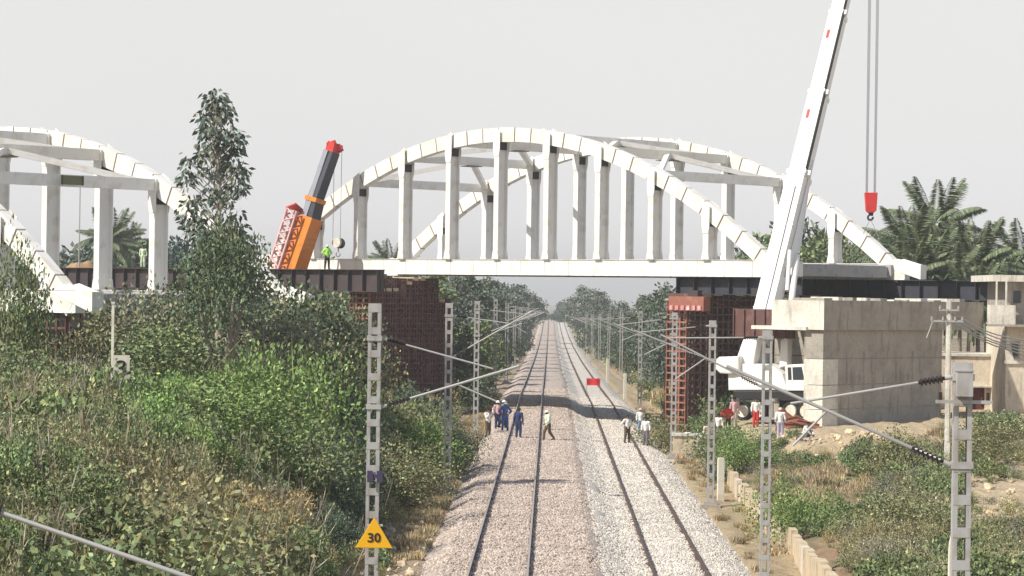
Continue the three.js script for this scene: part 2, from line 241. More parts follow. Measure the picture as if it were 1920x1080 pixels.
// ------------------------------------------------------------------ the steel arch bridges
const BA = 0.7482, PITCH = 4.805, WID = 13.6;         // turn of the bridge axis, panel length, distance between the two arches
const U = V(Math.cos(BA), 0, Math.sin(BA)), N = V(Math.sin(BA), 0, -Math.cos(BA));   // along the bridge (to the right and nearer), across it (away)
const BC = V(-3.61, 9.5, -196.05);                    // middle of the near bottom chord's underside
const onBridge = (u, n, y) => BC.clone().addScaledVector(U, u).addScaledVector(N, n).setY(y);
const ribTop = k => 10.36 - 0.336 * (k - 4) * (k - 4) - 0.0006 * Math.pow(k - 4, 4) + 0.0; // above the underside of the chord
function archBridge(label, pos) {
  const t = thing('steel_arch_bridge', label, 'arch bridge', pos, -BA, 'white steel arch spans');
  const X = k => (k - 4) * PITCH, CH = 1.05;
  for (const side of [0, 1]) {
    const z0 = side ? -WID : 0, q = 0.29;             // half width of the boxes
    // tie beam with its plates
    const core = mesh('tie_beam', box(X(-1) - 1.3, X(9) + 1.3, 0.04, CH - 0.04, z0 - q + 0.02, z0 + q - 0.02), M.deckGrey, t);
    for (let i = 0; i < 22; i++) { const a = X(-1) - 1.36 + i * (48.05 + 2.72) / 22, b = a + (48.05 + 2.72) / 22; mesh('tie_plate', [box(a, b - 0.035, 0, CH, z0 - q, z0 + q), box(a + 0.02, b - 0.05, CH, CH + 0.03, z0 - q - 0.06, z0 + q + 0.06), box(a + 0.02, b - 0.05, -0.03, 0, z0 - q - 0.06, z0 + q + 0.06)], M.white, core); }
    // the arch: a brown core with white box segments, three to a panel
    const S = 3 * 10 + 2, ks = []; for (let i = 0; i <= S; i++) ks.push(lerp(-1.27, 9.27, i / S));
    const top = ks.map(k => V(X(k), ribTop(k), 0)), dep = 0.98;
    const nrm = i => { const a = top[Math.max(0, i - 1)], b = top[Math.min(S, i + 1)], d = b.clone().sub(a).normalize(); return V(-d.y, d.x, 0); };
    const cut = (i, f, off) => { const j = Math.min(S - 1, i), p = top[j].clone().lerp(top[j + 1], f), n = nrm(j).lerp(nrm(j + 1), f).normalize(); return p.addScaledVector(n, -off); };
    const seg = (i, f0, f1, o0, o1, hw) => { const [a, b, c, d] = [cut(i, f0, o1), cut(i, f1, o1), cut(i, f1, o0), cut(i, f0, o0)], F = (p, z) => V(p.x, p.y, z0 + z); const g = [quad(F(a, hw), F(b, hw), F(c, hw), F(d, hw), 0.01), quad(F(a, -hw), F(d, -hw), F(c, -hw), F(b, -hw), 0.01), quad(F(d, hw), F(c, hw), F(c, -hw), F(d, -hw), 0.01), quad(F(a, hw), F(a, -hw), F(b, -hw), F(b, hw), 0.01), quad(F(a, hw), F(d, hw), F(d, -hw), F(a, -hw), 0.01), quad(F(b, hw), F(b, -hw), F(c, -hw), F(c, hw), 0.01)]; return mergeGeometries(g); };
    const cores = []; for (let i = 0; i < S; i++) cores.push(seg(i, 0, 1, 0.05, dep - 0.05, 0.25));
    const rib = mesh('arch_rib', cores, M.jointBrown, t);
    for (let i = 0; i < S; i++) { const lip = i % 3 === 1 ? 0.012 : 0; mesh('arch_segment', seg(i, 0.03 + hash2(i, side, 2) * 0.02, 0.97, -lip, dep + lip, 0.29 + lip), hash2(i, side, 5) > 0.45 ? M.cream : M.white, rib); }
    // hangers with flared ends
    for (let k = 0; k <= 8; k++) {
      const h = ribTop(k) - dep - 0.02, w = 0.23, d = 0.43, x = X(k), g = [], fl = 0.33;
      for (const s of [-1, 1]) g.push(box(x - w, x + w, CH, h, z0 + s * d - 0.04, z0 + s * d + 0.04));         // the two flanges
      g.push(box(x - 0.04, x + 0.04, CH, h, z0 - d + 0.04, z0 + d - 0.04));
      const hang = mesh('hanger', g, M.white, t), gus = [];
      for (const s of [-1, 1]) {
        const zz = z0 + s * (d + 0.06);
        gus.push(quad(V(x - w, h - 1.0, zz), V(x + w, h - 1.0, zz), V(x + fl, h - 0.5, zz), V(x - fl, h - 0.5, zz), 0.03), quad(V(x - fl, h - 0.5, zz), V(x + fl, h - 0.5, zz), V(x + fl, h + dep + 0.02 + (k < 4 ? 0.2 : -0.2), zz), V(x - fl, h + dep + 0.02 + (k > 4 ? 0.2 : k < 4 ? -0.2 : 0), zz), 0.03));
        gus.push(quad(V(x - fl, CH + 0.05, zz), V(x + fl, CH + 0.05, zz), V(x + w, CH + 0.6, zz), V(x - w, CH + 0.6, zz), 0.03));
      }
      for (const q3 of gus) mesh('gusset', q3, M.white, hang);
      mesh('end_plate', box(x - w + 0.05, x + w - 0.05, h - 0.55, h - 0.02, z0 - d + 0.045, z0 + d - 0.045), M.black, hang);  // black block paints the shade in the gap under the arch
    }
    // knee plates where the arch meets the tie
    for (const s of [-1, 1]) { const e = s < 0 ? -1.27 : 9.27; for (const z of [-1, 1]) { const zz = z0 + z * (q + 0.02); mesh('knee_plate', quad(V(X(e) + s * 1.3, 0.02, zz), V(X(e) + s * 1.3, CH - 0.1, zz), V(X(e) - s * 0.5, CH + 0.35, zz), V(X(e) - s * 2.3, CH, zz), 0.04), M.white, t); } mesh('end_plate', box(X(e) + s * 1.34 - 0.03, X(e) + s * 1.34 + 0.03, 0.02, CH - 0.05, z0 - q - 0.05, z0 + q + 0.05), M.white, t); }
  }
  // floor: cross girders and stringers, shuttering sheets
  for (let k = -1; k <= 9; k++) mesh('cross_girder', box(X(k) - 0.15, X(k) + 0.15, 0.1, 0.82, -WID + 0.3, -0.3), M.deckGrey, t);
  for (let k = -1; k < 9; k++) mesh('deck_sheet', box(X(k) + 0.03, X(k + 1) - 0.03, 0.83, 0.9, -WID + 0.36, -0.36), M.deckGrey, t);
  mesh('kerb_beam', box(X(-1), X(9) + 0.4, 0.2, 0.98, -WID + 0.32, -WID + 0.6), M.deckGrey, t);
  // overhead bracing: struts between the arches and K diagonals from their middles
  const strut = (k, z) => V(X(k), ribTop(k) - 0.5, z);
  for (let k = 1; k <= 7; k++) mesh('cross_strut', beam(strut(k, -0.3), strut(k, -WID + 0.3), 0.5, 0.62), k % 3 === 0 ? M.cream : M.white, t);
  for (const k of [2, 3, 5, 6]) for (const z of [-0.32, -WID + 0.32]) mesh('diagonal_brace', beam(strut(k, -WID / 2), strut(k < 4 ? k - 1 : k + 1, z), 0.36, 0.34), M.white, t);
  for (const k of [2, 3, 4, 5, 6]) mesh('node_plate', box(X(k) - 0.55, X(k) + 0.55, ribTop(k) - 0.9, ribTop(k) - 0.84, -WID / 2 - 0.6, -WID / 2 + 0.6), M.jointBrown, t);
  return t;
}
const bridge = archBridge('white steel arch bridge span crossing above both railway tracks', [BC.x, BC.y, BC.z]);
const bridge2 = copy(bridge, 'nearer white steel arch span cut by the left edge behind bushes');
bridge2.position.set(-41.05, 7.0, -149.6);
// plate girder in bridge axes: web, flanges, stiffeners
function plateGirder(label, u0, u1, n, y0, y1, mat) {
  const o = onBridge(u0, n, y0), t = thing('plate_girder', label, 'plate girder', [o.x, o.y, o.z], -BA), len = u1 - u0, h = y1 - y0;
  mesh('web', box(0, len, 0.05, h - 0.05, -0.05, 0.05), mat, t);
  for (const [a, b, nm] of [[0, 0.05, 'bottom_flange'], [h - 0.05, h, 'top_flange']]) mesh(nm, box(0, len, a, b, -0.4, 0.4), mat, t);
  for (let x = 0.12; x < len; x += 1.5) mesh('stiffener', [box(x - 0.015, x + 0.015, 0.05, h - 0.05, 0.05, 0.36), box(x - 0.015, x + 0.015, 0.05, h - 0.05, -0.36, -0.05)], mat, t);
  return t;
}
plateGirder('long dark brown launching girder running left behind the bushes', -78, -5.8, -6, 8.15, 9.73, M.darkSteel);
plateGirder('dark girder under the right end of the near arch', 16.2, 26.6, 0.4, 8.3, 9.42, M.navySteel);
plateGirder('dark navy girder under the right end of the far arch', 14.5, 32.5, WID, 8.15, 9.46, M.navySteel);

// steel trestle of stacked lattice crib panels: each face panel is frame, bars and knots
function cribPanel(w, h, nx, ny) {                    // in its own x (0..w), y (0..h), 0.16 deep
  const g = [], b = 0.055; for (let i = 0; i <= nx; i++) { const x = i * w / nx; g.push(box(x - (i ? b : 0), x + (i < nx ? b : 0), 0, h, -0.07, 0.07)); }
  for (let j = 0; j <= ny; j++) { const y = j * h / ny; for (let i = 0; i < nx; i++) g.push(box(i * w / nx + b, (i + 1) * w / nx - b, y - (j ? b : 0), y + (j < ny ? b : 0), -0.06, 0.06)); }
  return mergeGeometries(g);
}
function trestle(label, u0, u1, n0, n1, yb, tops, seed, rust, fine) {     // tops(i) = height at bay i across; rust = lighter brown standing for sun on the front
  const o = onBridge(u1, n0, yb), t = thing('steel_trestle', label, 'trestle', [o.x, o.y, o.z], -BA), W = u1 - u0, r = rng(seed);
  const bays = tops.length, bw = (n1 - n0) / bays, ph = 1.45, pg = cribPanel(bw, ph, 4 + fine, 3 + fine), pu = cribPanel(W, ph, 3, 3 + fine);
  for (let i = 0; i < bays; i++) for (let y = 0; y < tops[i] - 0.2; y += ph) {
    r();
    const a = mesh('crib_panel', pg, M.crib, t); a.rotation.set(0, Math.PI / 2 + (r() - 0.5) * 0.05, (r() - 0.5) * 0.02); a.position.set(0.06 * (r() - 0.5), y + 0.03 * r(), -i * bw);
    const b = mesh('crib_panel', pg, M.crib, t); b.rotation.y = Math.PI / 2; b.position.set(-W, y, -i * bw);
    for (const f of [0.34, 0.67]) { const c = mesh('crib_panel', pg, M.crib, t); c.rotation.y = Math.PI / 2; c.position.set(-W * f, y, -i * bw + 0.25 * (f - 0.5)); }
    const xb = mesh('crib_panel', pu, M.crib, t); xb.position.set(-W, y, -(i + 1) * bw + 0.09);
    if (r() > 0.35) mesh('diagonal_brace', beam(V(0.1, y + (r() > 0.5 ? 0.1 : ph - 0.1), -i * bw), V(0.1, y + ph / 2 + (r() - 0.5), -(i + 1) * bw), 0.1, 0.1), M.crib, t);
    if (r() > 0.75) mesh('patch_plate', box(0.09, 0.12, y + 0.2 * r(), y + ph * (0.4 + 0.5 * r()), -i * bw - 0.3 - 0.6 * r(), -i * bw - 0.1), M.crib, t);
    if (i === 0) { const c = mesh('crib_panel', pu, rust, t); c.position.set(-W, y, 0.08 + 0.02 * r()); }  // front panels in lighter brown: sunlight put into the colour
  }
  for (let i = 0; i < bays * 2; i++) { const y = tops[Math.floor(i / 2)]; mesh('timber_packing', box(-W - 0.1, 0.12, y + 0.1 + 0.02 * r(), y + 0.34, -(i + 0.9) * bw / 2, -(i + 0.15) * bw / 2), r() > 0.5 ? M.crib : M.stonePale, t); }
  return t;
}
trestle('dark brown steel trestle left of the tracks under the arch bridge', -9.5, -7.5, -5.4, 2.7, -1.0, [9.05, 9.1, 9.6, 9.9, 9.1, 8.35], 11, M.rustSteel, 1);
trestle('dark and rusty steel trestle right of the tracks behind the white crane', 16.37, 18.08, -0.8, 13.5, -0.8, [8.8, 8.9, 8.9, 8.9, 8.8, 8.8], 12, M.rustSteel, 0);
{ // rust red bracket on top of the right trestle
  const a = onBridge(16.9, -1.2, 8.05), t = thing('steel_bracket', 'rust red bracket beam sticking out atop the right trestle', 'bracket', [a.x, a.y, a.z], -BA);
  mesh('beam', box(0, 3.0, -0.85, 0.1, -0.5, 0.2), M.rustSteel, t);
  for (let i = 0; i < 6; i++) mesh('bolt_head', box(0.15 + i * 0.48, 0.42 + i * 0.48, -0.8, -0.5, 0.2, 0.28), M.pinkRed, t);
  mesh('jack', box(1.6, 2.4, 0.1, 0.5, -0.35, 0.1), M.darkSteel, t);
}
{ // trestle carrying the nearer span
  const E = V(-22.3, 0, -132.6), o = E.clone().addScaledVector(U, -1.0).setY(2.6), t = thing('steel_trestle', 'dark brown trestle under the end of the nearer arch span', 'trestle', [o.x, o.y, o.z], -BA), pg = cribPanel(2.2, 1.45, 3, 2), r = rng(4);
  for (let i = 0; i < 6; i++) for (let j = 0; j < 3; j++) { const c = mesh('crib_panel', pg, M.crib, t); c.position.set(-12 + i * 2 - 0.2, j * 1.45, 0.3); }
  for (let i = 0; i < 6; i++) for (let j = 0; j < 3; j++) { const c = mesh('crib_panel', pg, M.crib, t); c.rotation.y = Math.PI / 2; c.position.set(0.05, j * 1.45, 0.2 - i * 2.3); }
  for (let i = 0; i < 6; i++) for (let j = 0; j < 3; j++) for (let k = 1; k < 5; k++) { const c = mesh('crib_panel', pg, M.crib, t); c.position.set(-12.3 + i * 2 - 0.17 * k, j * 1.45, 0.3 - k * 2.2); if (k < 3) { const d = mesh('crib_panel', pg, M.crib, t); d.rotation.y = Math.PI / 2; d.position.set(-k * 2.3, j * 1.45, 0.15 - i * 2.3); } }
  const b = E.clone().addScaledVector(U, -2.5).setY(5.9), c = thing('bearing_block', 'grey concrete bearing beam behind the end of the nearer arch span', 'concrete beam', [b.x, b.y, b.z], -BA);
  mesh('beam', box(-1.5, 1.2, 0.12, 1.06, -15, -0.5), M.concrete, c); mesh('bearing', box(-1.2, -0.4, -0.2, 0.12, -14.6, -0.9), M.darkSteel, c);
}

// concrete pier on the right: cap, wall with pour joints, pilaster, plinth
{
  const c0 = P(1545, 619, 164), o = V(c0.x, 0, c0.z), at = (px, py, D) => { const p = P(px, py, D).sub(o); return p; };
  const yb = P(1545, 619, 164).y, yt = P(1545, 563, 164).y, yg = 0.1;
  const t = thing('bridge_pier', 'grey concrete pier with wide overhanging cap right of the tracks', 'bridge pier', [o.x, 0, o.z], -BA);
  const capL = 3.9, capN = 16.6;
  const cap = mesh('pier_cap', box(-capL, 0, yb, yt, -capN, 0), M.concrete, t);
  mesh('sunlit_cap_face', box(-capL, 0.004, yb + 0.01, yt - 0.02, 0.004, 0.03), M.concreteLight, t);  // paler sheet: sunlight on this cap face put into its colour
  for (let i = 0; i < 11; i++) mesh('bearing_pad', box(-2.2 - 0.4 * hash2(i, 1, 1), -0.25, yt + 0.003, yt + 0.07 + 0.16 * hash2(i, 2, 1), -0.5 - i * 1.4 - 0.8 * hash2(i, 3, 1), -0.3 - i * 1.4), i % 2 ? M.concreteLight : M.concrete, t);
  const wx = -0.2, lifts = [yg, 1.55, 3.0, 4.55, yb];
  for (let i = 0; i < 4; i++) {
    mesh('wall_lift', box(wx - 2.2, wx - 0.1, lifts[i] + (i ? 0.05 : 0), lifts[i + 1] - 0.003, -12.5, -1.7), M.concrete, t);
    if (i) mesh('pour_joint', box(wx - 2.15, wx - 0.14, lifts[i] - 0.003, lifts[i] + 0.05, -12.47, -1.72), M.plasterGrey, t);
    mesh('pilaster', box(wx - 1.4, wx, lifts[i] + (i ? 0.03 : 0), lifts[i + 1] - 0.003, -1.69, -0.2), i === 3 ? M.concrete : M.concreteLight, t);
  }
  mesh('plinth', box(wx - 2.4, wx + 0.25, yg - 0.6, yg + 0.35, -12.8, 0.05), M.concreteLight, t);
  // inner column standing behind the crane
  const p = P(1512, 800, 173), k = thing('bridge_pier', 'plain grey concrete column behind the white crane cab', 'bridge pier', [p.x, 0, p.z], -BA);
  for (let i = 0; i < 4; i++) mesh('wall_lift', box(-2.6, 1.0, lifts[i] + 0.02, lifts[i + 1] - 0.02, -3, 0), M.concrete, k);
  mesh('pier_cap', box(-3, 1.4, yb + 0.2, yb + 1.2, -3.4, 0.4), M.concrete, k);
}
{ // pale ledge beam and brown box under the crane boom
  const p = P(1481, 619, 165.8), t = thing('ledge_beam', 'pale slab ledge sticking out left below the pier cap', 'ledge', [p.x, p.y, p.z], -BA);
  mesh('slab', box(-2.75, 1.4, 0.02, 0.24, -1.1, 0.25), M.concreteLight, t);
  const q = P(1478, 636, 167.2), b = thing('steel_box_girder', 'dark red brown steel box behind the pale ledge at the boom foot', 'steel girder', [q.x, q.y, q.z], -BA);
  mesh('web', box(-4.3, 0, 0.02, 1.78, -0.7, 0), M.crib, b); for (let i = 0; i < 6; i++) mesh('stiffener', box(-4.2 + i * 0.8, -4.14 + i * 0.8, 0.05, 1.74, 0, 0.12), M.crib, b);
}

// ------------------------------------------------------------------ cranes
function geoIn(t, g) { g.translate(-t.position.x, -t.position.y, -t.position.z); return g; }
function cut4(a, b, w0, w1, U0, S0) { return null; }
// a box beam from a to b that tapers: half widths along across (s) and face (u)
function taper(a, b, s, u, ws0, wu0, ws1, wu1) {
  const c = (p, ws, wu) => [[-1, -1], [1, -1], [1, 1], [-1, 1]].map(([i, j]) => p.clone().addScaledVector(s, i * ws).addScaledVector(u, j * wu));
  const A = c(a, ws0, wu0), B = c(b, ws1, wu1), g = [];
  for (let i = 0; i < 4; i++) { const j = (i + 1) % 4; g.push(quad(A[i], A[j], B[j], B[i], 0.01)); }
  g.push(quad(A[0], A[3], A[2], A[1], 0.01), quad(B[0], B[1], B[2], B[3], 0.01)); return mergeGeometries(g);
}
{
  const foot = P(1409, 700, 171), tip = P(1634, -230, 191), base = P(1440, 775, 170); base.y = ground(base.x, base.z);
  const t = thing('mobile_crane', 'white mobile crane with tall boom standing right of the tracks', 'crane', [base.x, base.y, base.z]);
  const add = (name, g, m, parent = t) => { const o = mesh(name, geoIn(t, Array.isArray(g) ? mergeGeometries(g) : g), m, parent); return o; };
  const d = tip.clone().sub(foot), len = d.length(); d.normalize();
  const s = d.clone().cross(V(0, 1, 0)).normalize(), u = s.clone().cross(d).normalize();   // s across the boom, u its upper face
  const at = f => foot.clone().addScaledVector(d, f * len);
  // fractions where the collars sit (photo heights 332, 180, 30)
  const fy = y => { let lo = 0, hi = 1; for (let i = 0; i < 40; i++) { const m = (lo + hi) / 2, q = at(m).sub(V(0, EYE, 0)).applyQuaternion(camera.quaternion.clone().invert()); (540 - FOCAL * q.y / -q.z > y) ? lo = m : hi = m; } return lo; };
  const F = [0, fy(332), fy(180), fy(30), 0.86, 1], ws = [0.62, 0.54, 0.48, 0.43, 0.39], wu = [0.66, 0.58, 0.52, 0.46, 0.42];
  for (let i = 0; i < 5; i++) {
    const a = at(F[i]), b = at(F[i + 1]), sec = add('boom_section', taper(a, b, s, u, ws[i], wu[i], ws[i] * 0.97, wu[i] * 0.97), M.craneWhite);
    if (i < 4) add('boom_collar', [beam(b.clone().addScaledVector(d, -0.16), b.clone().addScaledVector(d, 0.16), ws[i] * 2.12, wu[i] * 2.12, u), beam(b.clone().addScaledVector(s, -ws[i] * 1.3).addScaledVector(d, 0.25), b.clone().addScaledVector(s, -ws[i] * 0.8).addScaledVector(d, 0.25), 0.25, 0.3, d), beam(b.clone().addScaledVector(s, ws[i] * 0.8).addScaledVector(u, wu[i] * 0.5), b.clone().addScaledVector(s, ws[i] * 1.45).addScaledVector(u, wu[i] * 0.5), 0.3, 0.35, d)], M.craneWhite, sec);
    // black slide track along the edge and red print
    if (i) add('slide_strip', beam(a.clone().addScaledVector(s, ws[i] * 0.98).addScaledVector(u, wu[i] * 0.62), b.clone().addScaledVector(s, ws[i] * 0.98).addScaledVector(u, wu[i] * 0.62), 0.1, 0.34, u), M.black, sec);
    if (i === 1 || i === 2) for (let k = 0; k < 3; k++) { const c = a.clone().lerp(b, 0.68 + k * 0.035).addScaledVector(u, wu[i] + 0.004).addScaledVector(s, -ws[i] * 0.35); add('red_mark', slab(c, d.clone().multiplyScalar(0.12), s.clone().multiplyScalar(0.1), u.clone().multiplyScalar(0.004)), M.red, sec); }
    if (i === 0) { for (const f of [0.3, 0.52, 0.72]) add('boom_rib', beam(at(F[1] * f).addScaledVector(s, -ws[0] * 1.06), at(F[1] * f).addScaledVector(s, ws[0] * 1.06), wu[0] * 2.06, 0.08, d), M.craneWhite, sec); add('hose', tube(at(F[1] * 0.2).addScaledVector(u, wu[0] + 0.03).addScaledVector(s, 0.2), at(F[1] * 0.92).addScaledVector(u, wu[0] + 0.03).addScaledVector(s, 0.2), 0.03), M.rope, sec); }
  }
  add('boom_head', [taper(at(1), at(1).addScaledVector(d, 1.4), s, u, 0.45, 0.5, 0.35, 0.25)], M.craneWhite);
  // luffing cylinder on the right side of the boom
  const lug = at(fy(470)).addScaledVector(s, 0.9).addScaledVector(u, -0.5), cyl = add('luffing_cylinder', tube(lug, P(1470, 690, 170.5), 0.2, 0.2, 12), M.craneWhite);
  add('lug_plate', quad(at(fy(300)).addScaledVector(s, 0.66), lug.clone().addScaledVector(d, 0.8).addScaledVector(s, 0.1), lug.clone().addScaledVector(d, -0.5), at(fy(520)).addScaledVector(s, 0.66), 0.1), M.craneWhite);
  add('pivot_pin', beam(lug.clone().addScaledVector(s, -0.2), lug.clone().addScaledVector(s, 0.15), 0.24, 0.24), M.black, cyl);
  add('cylinder_rod', tube(P(1476, 545, 169.6), P(1481, 470, 171), 0.13, 0.13, 10), M.craneWhite, cyl);
  // upper structure outlined in the photograph, 2.6 m deep
  const D0 = 168.2, TU = V(Math.cos(0.6), 0, Math.sin(0.6)), TN = V(-Math.sin(0.6), 0, Math.cos(0.6)),   // along the carrier, and out of its side towards the rails
    PP = (px, py, D) => { const o = P(1450, 700, D), e = V(0, EYE, 0), r = P(px, py, 100).sub(e); return e.addScaledVector(r, o.clone().sub(V(0, EYE, 0)).dot(TN) / r.dot(TN)); },
    extr = (pts, D, depth, bev = 0.06) => { const o = P(1450, 700, D), sh = new THREE.Shape(pts.map(([x, y]) => { const p = PP(x, y, D).sub(o); return new THREE.Vector2(p.dot(TU), p.y); })), g = new THREE.ExtrudeGeometry(sh, { depth, bevelEnabled: true, bevelSize: bev, bevelThickness: bev, bevelSegments: 2, steps: 1 }); g.translate(0, 0, -depth); g.applyMatrix4(new THREE.Matrix4().makeBasis(TU, V(0, 1, 0), TN).setPosition(o)); return g.index ? g.toNonIndexed() : g; };
  add('superstructure', extr([[1368, 730], [1367, 694], [1388, 684], [1432, 684], [1452, 690], [1466, 702], [1475, 730]], D0, 2.4), M.craneWhite);
  add('counterweight', [extr([[1352, 697], [1342, 688], [1343, 678], [1350, 672], [1384, 671], [1384, 695], [1368, 698]], D0 - 0.3, 2.9, 0.1)], M.craneWhite);
  add('boom_pedestal', extr([[1378, 686], [1395, 638], [1420, 637], [1412, 680]], D0 + 0.2, 1.1), M.craneWhite);
  add('boom_pedestal', extr([[1413, 680], [1421, 640], [1432, 650], [1433, 682]], D0 + 0.9, 0.5), M.deckGrey);
  add('exhaust_stack', extr([[1463, 688], [1466, 638], [1476, 637], [1475, 684]], D0 + 0.5, 0.5), M.craneWhite);
  const cab = add('cab', extr([[1476, 731], [1474, 686], [1508, 684], [1516, 731]], D0 - 0.5, 1.6), M.craneWhite);
  add('cab_window', extr([[1487, 712], [1486, 689], [1503, 688], [1508, 712]], D0 - 0.58, 0.03, 0.01), M.glass, cab);
  add('cab_window', extr([[1478, 712], [1477, 689], [1483, 689], [1484, 712]], D0 - 0.58, 0.03, 0.01), M.glass, cab);
  add('engine_cover', extr([[1518, 731], [1516, 712], [1532, 706], [1536, 731]], D0, 2, 0.04), M.deckGrey);
  const ch = add('chassis', extr([[1378, 748], [1376, 735], [1538, 733], [1538, 752]], D0 - 0.4, 2.7, 0.04), M.black);
  add('chassis_skirt', extr([[1462, 782], [1462, 751], [1537, 752], [1536, 784]], D0 + 0.15, 2, 0.04), M.rubber);
  for (const px of [1395, 1425, 1485, 1513]) { const c = PP(px, 771, D0 - 0.35), w = add('wheel', new THREE.CylinderGeometry(0.58, 0.58, 0.42, 24).rotateX(Math.PI / 2).rotateY(-0.6).translate(c.x, c.y, c.z - 0.1), M.rubber); add('hub', new THREE.CylinderGeometry(0.36, 0.4, 0.12, 20).rotateX(Math.PI / 2).rotateY(-0.6).translate(c.x - 0.09, c.y, c.z + 0.13), M.postWhite, w); }
  for (const px of [1384, 1456]) add('outrigger', [beam(PP(px, 752, D0 - 0.4), PP(px - 8, 752, D0 - 2), 0.3, 0.3), tube(PP(px - 8, 752, D0 - 2), PP(px - 8, 783, D0 - 2), 0.1), beam(PP(px - 16, 785, D0 - 2), PP(px, 785, D0 - 2), 0.6, 0.08)], M.plasterGrey, ch);
  // hoist ropes and the red hook block
  const hd = at(1).addScaledVector(d, 1.2), bt = P(1632.5, 364, 191), top = P(1641.5, -232, 191);
  add('jib_sheave', [beam(hd, top.clone(), 0.5, 0.6)], M.craneWhite);
  const ropes = []; for (const px of [1625, 1640]) for (const o of [-0.09, -0.03, 0.03, 0.09]) { const b = P(px, 364, 191), a = P(px + 9, -232, 191); b.x += o * 0.7; a.x += o; ropes.push(tube(a, b, 0.017, 0.017, 5)); }
  for (const g of ropes) add('hoist_rope', g, M.rope);
  const hb = thing('hook_block', 'red hook block hanging on the white crane ropes', 'hook block', [bt.x, bt.y, bt.z]);
  const ex = (pts, dep) => { const sh = new THREE.Shape(pts.map(([x, y]) => { const p = P(x, y, 191).sub(bt); return new THREE.Vector2(p.x, p.y); })); return new THREE.ExtrudeGeometry(sh, { depth: dep, bevelSize: 0.03, bevelThickness: 0.03, bevelSegments: 1 }).translate(0, 0, -dep / 2); };
  mesh('side_plate', ex([[1622, 362], [1644, 362], [1642, 394], [1638, 398], [1627, 398], [1624, 394]], 0.5), M.red, hb);
  mesh('swivel', ex([[1629, 398], [1637, 398], [1636, 404], [1630, 404]], 0.2), M.black, hb);
  mesh('hook', new THREE.TorusGeometry(0.17, 0.07, 8, 18, 4.4).rotateZ(2.2).translate(-0.0, P(1633, 408, 191).y - bt.y, 0), M.black, hb);
  for (const [x, y] of [[1618, 440], [1648, 446]]) mesh('sling', tube(V(0, P(1633, 410, 191).y - bt.y, 0), P(x, y, 190.4).sub(bt), 0.022, 0.022, 5), M.rope, hb);
}
